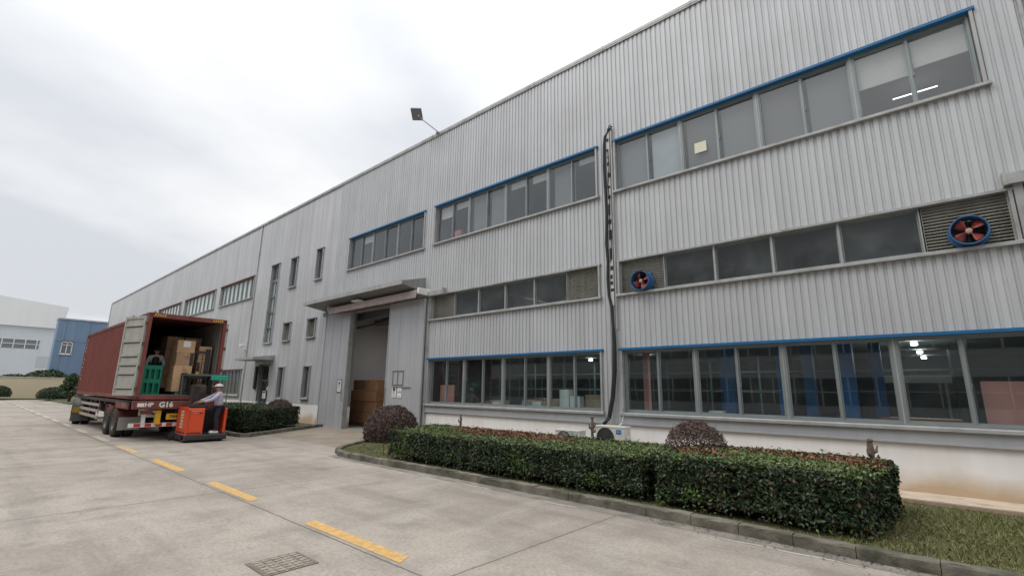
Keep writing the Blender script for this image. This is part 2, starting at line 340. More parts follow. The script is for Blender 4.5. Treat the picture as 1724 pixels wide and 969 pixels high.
for a, c in ((-13.3, -12.5), (-9.3, -8.2), (-7.7, -6.6), (-5.4, -4.6), (-2.5, -.8)):
    m_ = 10
    for i in range(m_):
        xa = a+(c-a)*i/m_; xb = a+(c-a)*(i+1)/m_; w0 = .045*math.sin(math.pi*(i+.001)/m_)**.4; w1 = .045*math.sin(math.pi*(i+1)/m_-.001)**.4 if i < m_-1 else .002
        j0 = .02*math.sin(xa*9); j1 = .02*math.sin(xb*9); q.add([(xa, ly(xa)+j0, .004), (xb, ly(xb)+j1, .004), (xb, ly(xb)+j1+w1, .004), (xa, ly(xa)+j0+w0, .004)], [(0, 1, 2, 3)])
q.build('edge_line', WM, kind='structure')
# gutter strip along the kerb
q = MB(); q.add([(-13.0, 7.0, .002), (-2, 6.95, .002), (8, 6.85, .002), (8, 7.1, .002), (-13.0, 7.35, .002)], [(0, 1, 2, 3, 4)])
q.build('gutter', mat('gutter_concrete', (.22, .20, .175), .9, var=.3, vscale=3, bump=.3, bscale=30), kind='structure')

# drain cover
DC = mat('drain_concrete', (.34, .30, .25), .9, var=.25, vscale=14, bump=.5, bscale=60, dirt=((.1, .09, .075), .6, 18))
dc = empty('drain_cover', (-5.52, 2.6, 0), label='rectangular patterned drain cover set in the yard beside the yellow dashes', cat='drain cover')
q = MB()
for a, b, c_, d in ((-.26, .26, -.28, -.25), (-.26, .26, .25, .28), (-.26, -.24, -.25, .25), (.24, .26, -.25, .25)): q.box(a, b, c_, d, -.02, .008)
q.build('rim', mat('drain_rim', (.17, .15, .12), .8, var=.2), dc)
for a, b in ((-.235, -.005), (.005, .235)):
    q = MB(); q.box(a, b, -.245, .245, -.02, .006)
    for i in range(3):
        for j_ in range(5):
            cx = a+.04+i*.075; cy = -.2+j_*.1; q.box(cx-.026, cx+.026, cy-.038, cy+.038, .006, .014)
    q.build('plate', DC, dc)

# ------------------------------------------------------------------ planting islands
def offset_line(pts, w_):
    res = []
    for i, p in enumerate(pts):
        d = Vector(pts[min(i+1, len(pts)-1)])-Vector(pts[max(i-1, 0)]); d.normalize(); res.append((p[0]-d[1]*w_, p[1]+d[0]*w_))
    return res
KERB = mat('kerb_concrete', (.17, .155, .125), .9, 0, .35, 3.5, bump=.8, bscale=18, dirt=((.04, .045, .024), 1.0, 1.9))
def kerb(pts, h=.14, w_=.15, side=1):
    # broken into stones of about 0.75 m with tiny gaps and settling
    segs = []
    for a, b in zip(pts, pts[1:]):
        L = math.dist(a, b); n_ = max(1, round(L/.75))
        for i in range(n_): segs.append((tuple(a[j]+(b[j]-a[j])*i/n_ for j in (0, 1)), tuple(a[j]+(b[j]-a[j])*(i+1)/n_ for j in (0, 1))))
    q = MB()
    for a, b in segs:
        d = Vector((b[0]-a[0], b[1]-a[1])); L = d.length; d.normalize(); nn = Vector((-d[1], d[0]))*side*w_
        a2 = Vector(a)+d*.004; b2 = Vector(b)-d*.004; hh = h+random.uniform(-.008, .008); sh = random.uniform(-.006, .006); k_ = Vector((-d[1], d[0]))*side
        a2 = a2+k_*sh; b2 = b2+k_*sh; bv = .022
        prof = [(0, -.05), (0, hh-bv), (bv*.35, hh-bv*.3), (bv, hh), (w_-.01, hh), (w_, hh-.01), (w_, -.05)]
        n_ = 6; vs = []
        for i in range(n_+1):
            c_ = a2+(b2-a2)*i/n_
            for (s_, z_) in prof:
                jn = random.uniform(-.009, .009); vs.append((c_[0]+k_[0]*(s_+jn), c_[1]+k_[1]*(s_+jn), z_+random.uniform(-.008, .006)))
        m_ = len(prof); fs = [(i*m_+j_, i*m_+(j_+1) % m_, (i+1)*m_+(j_+1) % m_, (i+1)*m_+j_) for i in range(n_) for j_ in range(m_)]
        fs += [tuple(range(m_)), tuple(reversed(range(n_*m_, n_*m_+m_)))]; q.add(vs, fs)
    return q
K1 = [(-16.0, 12.0), (-15.95, 10.95), (-15.35, 10.0), (-14.25, 8.3), (-13.45, 7.55), (-12.8, 7.28), (-12.1, 7.2), (-10.6, 7.22), (-8, 7.28), (-4.3, 7.26), (-2.9, 7.24), (-.95, 7.17), (2, 7.1), (8, 7.0)]
kerb(K1, side=1).build('kerb', KERB, kind='structure')
K2 = [(-60, 7.1), (-40, 7.1), (-26, 7.1), (-20.3, 7.1), (-19.75, 7.2), (-19.6, 7.5), (-20.3, 8.5), (-21.3, 9.9), (-22.5, 11.7), (-22.8, 12.0)]
kerb(K2, side=1).build('kerb', KERB, kind='structure')
SOIL = mat('soil_and_grass', (.10, .095, .045), .95, 0, .3, 3, bump=.8, bscale=25, dirt=((.055, .075, .02), .8, 1.8))
q = MB(); q.prism([(x, y) for x, y in offset_line(K1, .12)]+[(8, 12.19)], -.02, .07); q.build('planting_bed', SOIL, kind='structure')
q = MB(); q.prism([(x, y) for x, y in offset_line(K2, .12)]+[(-60, 12.0)], -.02, .07); q.build('planting_bed', SOIL, kind='structure')
# stained apron along the foot of the wall
APR = mat('stained_apron', (.58, .48, .37), .9, 0, .15, 2, bump=.3, bscale=20, dirt=((.25, .17, .1), .6, 3))
q = MB(); q.box(-14.6, 7.9, 11.35, 12.196, -.02, .10); q.build('apron', APR, kind='structure')
q = MB(); q.box(-14.6, 7.9, 11.0, 11.345, -.02, .082); q.build('apron_edge', mat('brown_edge', (.17, .12, .08), .95, 0, .25, 3, bump=.4, bscale=25), kind='structure')

# ------------------------------------------------------------------ the factory
D = 12.2
fac = empty('factory_building', (0, D, 0), label='long grey corrugated metal factory with three rows of windows', cat='factory')
fac.location = (0, 0, 0)
OP = []   # openings x0,x1,z0,z1
RB, LB, B3, B4 = (-6.6, 1.5), (-15.15, -7.2), (-22.05, -15.8), (2.1, 10.2)
for b in (RB, LB): OP += [(b[0], b[1], 7.8, 9.45), (b[0], b[1], 4.6, 5.58), (b[0], b[1], 1.28, 3.0)]
OP += [(B3[0], B3[1], 7.75, 9.42), (B4[0], B4[1], 7.8, 9.45), (B4[0]-.3, B4[1], -1, 5.55)]
NAR = [(-25.55, -24.78, 7.74, 9.48), (-28.8, -27.9, 7.72, 9.5), (-25.83, -24.87, 4.52, 5.52), (-28.87, -27.92, 4.5, 5.53), (-25.75, -24.95, 1.28, 2.95), (-28.9, -28.1, 1.22, 2.97)]
TALL = (-31.6, -30.4, 4.5, 9.52)
OP += NAR + [TALL, (-31.75, -30.15, -1, 3.2), (-21.1, -17.7, -1, 5.45)]
FARW = [(-40.85, -34.3), (-50.0, -42.0), (-58.8, -51.1), (-67.4, -59.9), (-76, -68.6)]
FARG = [(-38.5, -34.55), (-48, -41.5), (-57, -50.5), (-66, -59)]
OP += [(a, b, 7.8, 9.3) for a, b in FARW]+[(a, b, 1.28, 2.93) for a, b in FARG]
X0, X1, ZT = -85.2, 30, 12.88
def rects(z0, z1, xa=X0, xb=X1):
    cuts = sorted({xa, xb}|{x for o in OP for x in o[:2] if xa < x < xb}|{x for x in (-34.1, -23.4) if xa < x < xb}); res = []
    for a, b in zip(cuts, cuts[1:]):
        m_ = (a+b)/2; iv = sorted((max(o[2], z0), min(o[3], z1)) for o in OP if o[0] < m_ < o[1] and o[3] > z0 and o[2] < z1); z = z0
        for s_, e in iv:
            if s_ > z+1e-4: res.append((a, b, z, s_))
            z = max(z, e)
        if z < z1-1e-4: res.append((a, b, z, z1))
    return res
def corr(mb, x0, x1, z0, z1, y, dep, per=.152):
    prof = [(0, 1), (.55, 1), (.64, 0), (.91, 0)]; xs_ = []
    k0 = math.floor(x0/per)-1; pts = []
    for k_ in range(k0, int(math.ceil(x1/per))+1):
        for t_, h_ in prof: pts.append(((k_+t_)*per, h_))
    def H(x):
        for (a, ha), (b, hb) in zip(pts, pts[1:]):
            if a <= x <= b: return ha+(hb-ha)*(x-a)/(b-a)
        return 0
    pp = [(x0, H(x0))]+[p for p in pts if x0 < p[0] < x1]+[(x1, H(x1))]
    vs = [(x, y-dep*h_, z) for x, h_ in pp for z in (z0, z1)]
    mb.add(vs, [(2*i, 2*i+2, 2*i+3, 2*i+1) for i in range(len(pp)-1)])
c1, c2, bk, pl = MB(), MB(), MB(), MB()
for a, b, z0, z1 in rects(.98, ZT):
    if a >= -23.4-1e-6: corr(c1, a, b, z0, z1, D, .027)
    elif a >= -34.1-1e-6: corr(c2, a, b, z0, z1, D, .009, .304)
    else: corr(c2, a, b, z0, z1, D, .004, .4)
    bk.box(a, b, D+.012, D+.2, z0, z1)
for a, b, z0, z1 in rects(-.05, .98): pl.box(a, b, D, D+.2, z0, z1)
c1.build('cladding', CLAD, fac); c2.build('smooth_cladding', CLAD_L, fac); bk.build('backing_wall', BACK, fac)
# plinth with a rising-damp stain of its own shape near the ground
def plinth_mat():
    m = PLINTH.copy(); t = m.node_tree; n = t.nodes; l = t.links; p = n['Principled BSDF']; src = p.inputs['Base Color'].links[0].from_socket
    g_ = n.new('ShaderNodeNewGeometry'); s_ = n.new('ShaderNodeSeparateXYZ'); l.new(g_.outputs['Position'], s_.inputs[0])
    q_ = n.new('ShaderNodeTexNoise'); q_.inputs['Scale'].default_value = 1.3; q_.inputs['Detail'].default_value = 7; l.new(g_.outputs['Position'], q_.inputs['Vector'])
    a = n.new('ShaderNodeMath'); a.operation = 'MULTIPLY_ADD'; l.new(q_.outputs[0], a.inputs[0]); a.inputs[1].default_value = -.75; l.new(s_.outputs[2], a.inputs[2])
    r = n.new('ShaderNodeMapRange'); l.new(a.outputs[0], r.inputs[0]); r.inputs[1].default_value = -.25; r.inputs[2].default_value = .18; r.inputs[3].default_value = .9; r.inputs[4].default_value = 0
    x = n.new('ShaderNodeMix'); x.data_type = 'RGBA'; l.new(r.outputs[0], x.inputs[0]); l.new(src, x.inputs[6]); x.inputs[7].default_value = (.50, .36, .22, 1); l.new(x.outputs[2], p.inputs['Base Color']); return m
build_split(pl, 'plinth', plinth_mat(), fac)
q = MB(); q.box(X0, X1, D-.08, D+.35, 12.88, 12.98); q.box(X0, X1, D-.07, D-.045, 12.83, 12.88)
for i in range(40): q.box(X0+2.9*i+.0, X0+2.9*i+.05, D-.09, D-.08, 12.87, 12.99)
q.build('roof_coping', TRIM, fac)
q = MB(); q.box(X0, X1, D+.2, 55, 12.6, 12.75); q.box(X0, X0+.2, D+.2, 55, 0, 12.6); q.box(X1-.2, X1, D+.2, 55, 0, 12.6); q.box(X0, X1, 54.8, 55, 0, 12.6); q.build('roof', BACK, fac)
q = MB(); q.box(X0-.06, X0+.1, D-.1, D-.036, 0, 12.86); q.box(-34.18, -34.06, D-.06, D-.01, .9, 12.8); q.box(-34.0, -33.96, D-.03, D-.008, .9, 12.8); build_split(q, 'corner_trim', TRIM, fac)

# interior: floors, ceilings, back walls
q = MB(); q.box(-85, 29.8, D+.2, 30, 3.2, 3.35); q.box(-15.4, 29.8, D+.2, 30, 6.55, 6.7); q.box(-85, -23.6, D+.2, 30, 6.55, 6.7); q.box(-23.6, -15.4, D+.2, 30, 6.4, 6.55); q.box(-85, 29.8, D+.2, 30, 9.9, 10.05)
q.build('floor_slab', mat('slab', (.28, .28, .28), .9), fac)
# door bay runs through two storeys, so cut the lower slab there by rebuilding it
bpy.data.objects.remove(bpy.data.objects['floor_slab'])
q = MB()
for a, b in ((-85, -23.75), (-15.35, 29.7)): q.box(a, b, D+.2, 30, 3.2, 3.35); q.box(a, b, D+.2, 30, 6.55, 6.7)
q.box(-23.6, -15.4, D+.2, 30, 6.2, 6.35); q.box(-85, 29.8, D+.2, 30, 9.9, 10.05); q.box(-85, 29.8, D+.01, 30, -.1, .03)
q.build('floor_slab', mat('slab', (.28, .28, .28), .9), fac)
q = MB(); q.box(-15.44, -15.38, D+.21, 22, .03, 6.5); q.box(-15.38, 29.8, 22, 22.2, 0, 6.5); q.box(-85, -23.6, 16.5, 16.7, 0, 6.5); build_split(q, 'dark_hall_wall', DARKIN, fac)  # back walls, plus a thin dark sheet added over the pale lamp-lit side wall
q = MB(); q.box(-85, 29.8, 19, 19.2, 6.7, 9.9)
for x in (-76, -59.5, -50.5, -34.2, -22.6, -15.45, -6.9, 1.8, 10.5): q.box(x-.05, x+.05, D+.2, 19, 6.7, 9.9)
q.build('office_wall', ROOMW, fac)
q = MB(); q.box(-23.6, -15.4, 17.4, 17.6, 0, 6.2); q.box(-23.7, -23.6, D+.2, 17.4, .03, 6.2); q.box(-15.56, -15.46, D+.2, 17.4, .03, 6.2); build_split(q, 'store_wall', mat('store_wall', (.60, .58, .565), .85, var=.05, vscale=.6), fac)
q = MB(); q.box(-23.5, -15.5, 12.9, 13.2, 5.25, 5.6); q.box(-23.5, -15.5, 14.9, 15.1, 5.3, 5.6)
for x in (-22.5, -20.2, -17.9): q.box(x-.06, x+.06, 12.9, 17.3, 5.6, 5.8)
q.tube([(-23.4, 13.6, 5.0), (-15.6, 13.6, 5.3)], .06); q.build('roof_beam', TRIM_D, fac)

def window(x0, x1, z0, z1, n_, gm, fm=FRAME, y=12.30, fr=.045, mid=.04, label=None):
    """one window: frame with n sashes, a pane in each"""
    q = MB(); q.box(x0, x0+fr, y-.05, y+.05, z0, z1); q.box(x1-fr, x1, y-.05, y+.05, z0, z1); q.box(x0+fr, x1-fr, y-.05, y+.05, z0, z0+fr); q.box(x0+fr, x1-fr, y-.05, y+.05, z1-fr, z1)
    w_ = (x1-x0-2*fr)/n_; panes = []
    for i in range(n_):
        a = x0+fr+i*w_; b = a+w_; off = .018 if i % 2 else -.012
        if i: q.box(a-mid/2, a+mid/2, y-.045, y+.045, z0+fr, z1-fr)
        h = .026   # sash
        aa = a+(mid/2 if i else 0); bb = b-(mid/2 if i < n_-1 else 0)
        q.box(aa, aa+h, y+off-.012, y+off+.012, z0+fr, z1-fr); q.box(bb-h, bb, y+off-.012, y+off+.012, z0+fr, z1-fr)
        q.box(aa+h, bb-h, y+off-.012, y+off+.012, z0+fr, z0+fr+h); q.box(aa+h, bb-h, y+off-.012, y+off+.012, z1-fr-h, z1-fr)
        panes.append((aa+h, bb-h, y+off, z0+fr+h, z1-fr-h))
    if n_ == 2:
        xm_ = (x0+x1)/2; q.box(xm_+.03, xm_+.05, y-.03, y-.012, z0+(z1-z0)*.42, z0+(z1-z0)*.42+.07)
    o = q.build('window', fm, fac)
    for a, b, yy, c_, d in panes:
        t = MB(); tl = random.uniform(-.0015, .0015); t.add([(a, yy+tl, c_), (b, yy-tl, c_), (b, yy-tl+random.uniform(-.002, .002), d), (a, yy+tl, d)], [(0, 1, 2, 3)]); t.build('pane', gm, o)
    return o
def surround(x0, x1, z0, z1, head=None, sill=TRIM, jamb=TRIM, s_over=.05, hy=.12):
    q = MB(); q.box(x0-.0, x0+.055, D-.075, D+.25, z0, z1); q.box(x1-.055, x1, D-.075, D+.25, z0, z1); build_split(q, 'jamb', jamb, fac)
    q = MB(); q.extr([(D-.13, z0-.055), (D-.13, z0+.0), (D-.1, z0+.02), (D+.25, z0+.03), (D+.25, z0-.0), (D-.04, z0-.0), (D-.04, z0-.055)], 'x', x0-s_over, x1+s_over); q.build('window_sill', sill, fac)
    if head is not None:
        q = MB(); q.box(x0-.04, x1+.04, D-.095, D+.25, z1-.002, z1+.058); q.build('window_head', head, fac)
    else:
        q = MB(); q.box(x0-.03, x1+.03, D-.07, D+.25, z1-.002, z1+.05); q.build('window_head', TRIM, fac)
def louvre(x0, x1, z0, z1):
    q = MB(); q.box(x0, x1, 12.4, 12.42, z0, z1); n_ = round((z1-z0)/.062)
    for i in range(n_):
        z = z0+(i+.5)*(z1-z0)/n_; q.add([(x0, 12.25, z-.022), (x1, 12.25, z-.022), (x1, 12.32, z+.026), (x0, 12.32, z+.026), (x0, 12.253, z-.026), (x1, 12.253, z-.026), (x1, 12.323, z+.022), (x0, 12.323, z+.022)], [(0, 1, 2, 3), (4, 7, 6, 5), (0, 4, 5, 1), (2, 6, 7, 3)])
    q.box(x0, x0+.03, 12.24, 12.4, z0, z1); q.box(x1-.03, x1, 12.24, 12.4, z0, z1); q.build('louvre', LOUV, fac)
def pairs(b, z0, z1, gm, n_=4):
    w_ = (b[1]-b[0]-.11)/n_
    for i in range(n_): window(b[0]+.055+i*w_+.012, b[0]+.055+(i+1)*w_-.012, z0+.03, z1, 2, gm, fr=.05)
    q = MB()
    for i in range(1, n_): x = b[0]+.055+i*w_; q.box(x-.012, x+.012, 12.24, 12.36, z0+.03, z1)
    build_split(q, 'mullion', TRIM, fac)
for b in (RB, LB, B4): pairs(b, 7.8, 9.45, GL_UP); surround(b[0], b[1], 7.8, 9.45, BLUE)
pairs(B3, 7.75, 9.42, GL_UP, 3); surround(B3[0], B3[1], 7.75, 9.42, BLUE)
for b in (RB, LB):
    pairs(b, 1.28, 3.0, GL_LO); surround(b[0], b[1], 1.28, 3.0, BLUE)
    q = MB(); q.box(b[0]-.06, b[1]+.06, D-.06, D+.0, 1.0, 1.225); q.box(b[0]-.06, b[1]+.06, D-.075, D-.06, .98, 1.02); q.box(b[0]-.06, b[1]+.06, D-.075, D-.06, 1.205, 1.225)
    q.build('apron_panel', PANEL, fac); surround(b[0], b[1], 4.6, 5.58)
for a, b in ((-15.1, -13.8), (-8.45, -7.25), (-6.55, -5.24), (.18, 1.45)): louvre(a, b, 4.63, 5.58)
for b, ms in ((LB, [-13.8, -12.46, -11.12, -9.8, -8.45]), (RB, [-5.24, -3.88, -2.54, -1.2, .18])):
    for a, c_ in zip(ms, ms[1:]): window(a, c_, 4.63, 5.58, 1, GL_MID, y=12.34, fr=.03)
    q = MB()
    for a in ms: q.box(a-.022, a+.022, 12.24, 12.30, 4.63, 5.58)
    build_split(q, 'mullion', TRIM, fac)
# narrow windows in the smooth stair block
for i, (a, b, z0, z1) in enumerate(NAR):
    surround(a, b, z0, z1, TRIM_D if i < 4 else None, s_over=.04)
    if i in (2, 3): louvre(a+.05, b-.05, z0+.03, z1)
    else: window(a+.055, b-.055, z0+.03, z1, 2 if i > 3 else 1, GL_UP if i < 2 else GL_LO)
surround(*TALL, TRIM_D)
q = MB(); q.box(TALL[0]+.06, TALL[1]-.06, 12.37, 12.39, 4.55, 8.5); q.build('frosted_backing', mat('pale_film', (.75, .80, .78), .8), fac)
zs = [4.53, 5.5, 6.5, 7.5, 8.5, 9.52]
for a, b in zip(zs, zs[1:]): window(TALL[0]+.055, TALL[1]-.055, a+.01, b-.01, 2, GL_FR if b < 9 else GL_UP, fr=.05)
for a, b in FARW:
    surround(a, b, 7.8, 9.3, RED, s_over=.03); q = (b-a)/8
    for i in range(8): window(a+i*q+.02, a+(i+1)*q-.02, 7.83, 9.3, 1, GL_FR, fr=.04)
    t = MB(); t.box(a+.1, b-.1, 12.36, 12.38, 7.85, 9.3); t.build('frosted_backing', mat('pale_film', (.75, .80, .78), .8), fac)
for a, b in FARG:
    surround(a, b, 1.28, 2.93, RED, s_over=.03); q = (b-a)/6
    for i in range(6): window(a+i*q+.02, a+(i+1)*q-.02, 1.31, 2.93, 1, GL_LO, fr=.04)
# flashings / rail boxes beside the doors
q = MB(); q.box(-15.85, -14.25, D-.2, D-.04, 5.56, 5.74); q.box(-14.27, -14.22, D-.21, D-.03, 5.55, 5.80); q.box(1.43, 10.3, D-.2, D-.04, 5.66, 5.86); q.box(1.40, 1.45, D-.21, D-.03, 5.65, 5.90); build_split(q, 'rail_box', TRIM, fac)
q = MB(); q.box(-15.3, -15.17, D-.09, D+.05, 0, 5.56); q.box(1.52, 1.64, D-.09, D+.05, 0, 5.66); build_split(q, 'downpipe_trim', TRIM, fac)
# sliding doors
def slide(x0, x1, z1, y=12.0):
    q = MB(); q.box(x0, x1, y, y+.06, .05, z1)
    n_ = max(2, round((x1-x0)/.82)); w_ = (x1-x0)/n_
    for i in range(n_+1):
        x = x0+i*w_; q.box(max(x0, x-.02), min(x1, x+.02), y-.008, y-.0005, .05, z1)
    q.box(x0, x0+.05, y-.02, y-.009, .05, z1); q.box(x1-.05, x1, y-.02, y-.009, .05, z1); q.box(x0, x1, y-.01, y+.05, .0, .049)
    o = q.build('sliding_door', PANEL, fac); return o
sd = slide(-23.4, -21.0, 5.5); q = MB(); q.tube([(-21.16, 11.98, 1.25), (-21.16, 11.93, 1.3), (-21.16, 11.93, 1.8), (-21.16, 11.98, 1.85)], .018); q.build('handle', STEEL, sd)
q = MB(); q.box(-21.05, -20.99, 11.97, 12.2, 0, 5.5); q.build('edge_seal', TRIM, sd)
sd2 = slide(-17.75, -15.3, 5.5); q = MB(); q.tube([(-17.65, 11.98, 1.2), (-17.65, 11.93, 1.25), (-17.65, 11.93, 1.9), (-17.65, 11.98, 1.95)], .018); q.box(-17.2, -15.95, 11.955, 11.98, 1.9, 1.925); q.build('handle', STEEL, sd2)
# small wicket outline on the right leaf
q = MB()
for a, b, c_, d in ((-17.22, -17.19, 2.0, 2.58), (-16.5, -16.47, 2.0, 2.58), (-17.22, -16.47, 2.56, 2.59), (-17.22, -16.47, 1.99, 2.02), (-16.86, -16.84, 2.0, 2.58)): q.box(a, b, 11.975, 11.992, c_, d)
q.build('wire_holder', STEEL, sd2)
slide(1.7, 10.2, 5.6)
def sign(x0, x1, z0, z1, y, parent, red=True, name='notice', lines=4, sym=False):
    q = MB(); q.box(x0, x1, y-.008, y, z0, z1); o = q.build(name, PAPER, parent)
    q = MB(); w_ = x1-x0; h = z1-z0
    for i in range(lines):
        z = z0+h*(.12+.5*i/lines); q.box(x0+w_*.12, x1-w_*(.12+.2*random.random()), y-.011, y-.0085, z, z+h*.035)
    q.build('print_lines', DGREY, o)
    q = MB()
    if sym: q.lathe([(0, w_*.0), (0, w_*.3), (.003, w_*.3), (.003, 0)], ((x0+x1)/2, y-.009, z0+h*.76), (0, -1, 0), 20)
    elif red: q.box(x0+w_*.1, x1-w_*.1, y-.011, y-.0085, z1-h*.28, z1-h*.08)
    q.build('print_mark', RED if red else mat('green_mark', (.03, .25, .1), .5), o); return o
sign(-21.66, -21.36, 1.68, 2.2, 11.985, sd, False, sym=True); sign(-17.18, -16.9, 1.5, 1.92, 11.985, sd2, True, sym=True); sign(-16.82, -16.52, 1.72, 1.9, 11.985, sd2, False, lines=2); sign(-16.82, -16.52, 1.48, 1.68, 11.985, sd2, False, lines=2)
q = MB(); q.box(-21.72, -21.30, 11.986, 11.99, 1.62, 2.26); q.build('notice_frame', STEEL, sd)
# canopy over the big door (sloping soffit)
q = MB(); q.extr([(11.0, 5.97), (11.0, 6.10), (12.17, 6.42), (12.17, 5.80), (11.08, 5.96)], 'x', -24.0, -15.58)
cn = q.build('canopy', mat('canopy_metal', (.27, .27, .265), .5, .2, .08, 2, .2), fac)
q = MB(); q.box(-24.02, -15.56, 10.97, 10.995, 5.95, 6.13); q.build('fascia', TRIM, cn)
q = MB(); q.cbox(-19.9, -19.3, 11.3, 11.6, 5.74, 5.82, .02); q.build('canopy_lamp', PAPER, fac)
q = MB(); q.box(-23.9, -15.6, D-.16, D-.04, 5.5, 5.70); q.build('door_rail', TRIM_D, fac)
# small entrance
q = MB(); q.extr([(11.0, 3.42), (11.0, 3.56), (12.17, 3.70), (12.17, 3.42)], 'x', -32.6, -29.7); q.build('canopy', TRIM, fac)
q = MB(); q.box(-31.75, -31.65, 12.35, 12.5, 0, 3.2); q.box(-30.25, -30.15, 12.35, 12.5, 0, 3.2); q.box(-31.65, -30.25, 12.35, 12.5, 3.1, 3.2); q.box(-31.65, -30.25, 12.35, 12.5, 2.2, 2.28)
q.build('door_frame', TRIM_D, fac)
q = MB(); q.box(-31.65, -30.97, 12.42, 12.47, .03, 1.0); q.box(-30.93, -30.25, 12.42, 12.47, .03, 1.0)
for a, b in ((-31.65, -30.97), (-30.93, -30.25)): q.box(a, a+.09, 12.42, 12.47, 1.0, 2.2); q.box(b-.09, b, 12.42, 12.47, 1.0, 2.2); q.box(a+.09, b-.09, 12.42, 12.47, 2.1, 2.2)
ed = q.build('entrance_door', mat('blue_grey_door', (.09, .11, .12), .5, .2), fac)
for a, b, c_, d in ((-31.56, -31.06, 1.0, 2.1), (-30.84, -30.34, 1.0, 2.1), (-31.65, -30.25, 2.28, 3.1)): q = MB(); q.box(a, b, 12.44, 12.45, c_, d); q.build('pane', GL_LO, ed)
q = MB(); q.cbox(-31.06, -31.02, 12.36, 12.42, .95, 1.15, .01); q.build('handle', STEEL, ed)
sign(-31.25, -30.75, 1.15, 1.6, 12.36, ed, True, lines=2); q = MB(); q.lathe([(0, 0), (0, .13), (.03, .12), (.03, 0)], (-30.6, 12.38, 1.75), (0, -1, 0), 16); q.build('round_notice', PAPER, ed)
q = MB(); q.cbox(-32.1, -31.85, 12.05, 12.19, 1.7, 3.1, .02); q.build('notice_board', DGREY, fac)

# blinds, films, papers behind the upper panes
def blind(x0, x1, z0, z1, m=BLIND, y=12.37, name='roller_blind'):
    q = MB(); q.box(x0, x1, y, y+.012, z0, z1); q.box(x0, x1, y-.008, y+.02, z0-.02, z0); q.build(name, m, fac)
blind(-.46, .42, 8.62, 9.4); blind(.5, 1.36, 8.74, 9.4)
blind(-5.44, -4.62, 7.9, 9.4, FROST, name='frosted_film'); blind(-6.5, -5.56, 7.9, 9.4, mat('grey_film', (.34, .35, .36), .8), name='frosted_film')
for a, b in ((-3.45, -2.6), (-1.45, -.62)): blind(a, b, 7.9, 9.4, mat('grey_blind', (.27, .27, .275), .9))
for a, b in ((-4.4, -3.6), (-2.45, -1.6)): blind(a, b, 7.9, 9.4, mat('brown_grey_blind', (.22, .215, .21), .9))
for a, b, z in ((-14.0, -13.2, 9.12), (-11.0, -10.2, 9.14), (-9.98, -9.2, 9.1), (-8.0, -7.3, 9.18), (-14.95, -14.1, 8.9), (-20.9, -19.9, 9.0)): blind(a, b, z, 9.4)
for a, b in ((-12.98, -12.15), (-12.0, -11.2), (-9.0, -8.15)): blind(a, b, 7.9, 9.4, mat('grey_blind', (.27, .27, .275), .9))
for a, b in ((2.3, 3.1), (4.2, 5.0)): blind(a, b, 8.3, 9.4)
q = MB(); q.box(-4.18, -3.86, 12.262, 12.266, 8.27, 8.57); q.build('paper_notice', mat('cream_paper', (.75, .75, .6), .8), fac)
q = MB(); q.cbox(-14.4, -13.9, 12.5, 12.75, 7.75, 8.3, .05); q.build('pink_box', mat('pink_card', (.75, .3, .3), .8), fac)
LAMP = mat('lit_tube', (1, 1, 1), .5, emit=3.5)
q = MB(); q.box(.1, 1.0, 15.2, 15.225, 9.6, 9.62); q.box(-8.2, -8.0, 14.0, 14.15, 9.6, 9.63); build_split(q, 'ceiling_tube', LAMP, fac)
q = MB()
for x, y in ((-.29, 15.5), (-.25, 18.5), (-.2, 21.2), (-7.9, 16.5), (-10.6, 17)): q.lathe([(0, 0), (0, .07), (-.06, .07), (-.06, 0)], (x, y, 3.15), (0, 0, 1), 14)
build_split(q, 'ceiling_lamp', mat('lit_lamp', (1, 1, 1), .5, emit=22), fac)
for x, y, z, pw in ((-.3, 16.5, 3.0, 30), (-4.6, 14.6, 3.0, 28), (-9.5, 15, 3.0, 25), (-12.6, 15, 3.0, 18), (.5, 15.2, 9.0, 8), (-20, 15.5, 5.1, 25)):  # unseen fill lights added to brighten the dim rooms
    la = bpy.data.lights.new('room_fill', 'AREA'); la.size = 1.2; la.energy = pw; lo = bpy.data.objects.new('room_fill', la); lo.location = (x, y, z); C.objects.link(lo)
# things just inside the ground floor
PINK = mat('red_board', (.72, .31, .28), .7, var=.06)
for x0, x1, y0, z1 in ((.62, 1.46, 12.6, 2.14), (-14.85, -14.05, 12.62, 2.02)):
    q = MB(); q.box(x0, x1, y0, y0+.04, .1, z1); q.box(x0+.36, x0+.40, y0-.012, y0-.001, .1, z1); q.box(x0+.55, x0+.585, y0-.012, y0-.001, .1, z1); q.build('red_board', PINK, label=('large red board standing behind the ground floor glass at the right edge' if x0 > 0 else 'red board standing behind the leftmost ground floor pane beside the loading door'), cat='board')
BC = mat('blue_column_paint', (.014, .11, .31), .5, var=.1)
q = MB()
for x, y, w_ in ((-4.1, 13.4, .26), (-2.75, 13.0, .2), (-2.25, 13.3, .22), (-1.45, 13.0, .26), (-.95, 13.4, .2), (-5.9, 19, .4)): q.box(x-w_/2, x+w_/2, y-w_/2, y+w_/2, .03, 3.2)
build_split(q, 'inner_column', BC, fac)
q = MB(); q.box(-6.35, -6.2, 13, 13.15, .03, 3.2); q.build('inner_post', PINK, fac)
ow = mat('orange_wood', (.40, .15, .035), .6)
q = MB(); q.box(-1.0, .3, 13.1, 13.9, 1.34, 1.4); q.box(-1.0, -.92, 13.1, 13.2, .03, 1.34); q.box(.22, .3, 13.1, 13.2, .03, 1.34); q.build('work_bench', ow, label='orange wooden bench top behind the right ground floor windows', cat='bench')
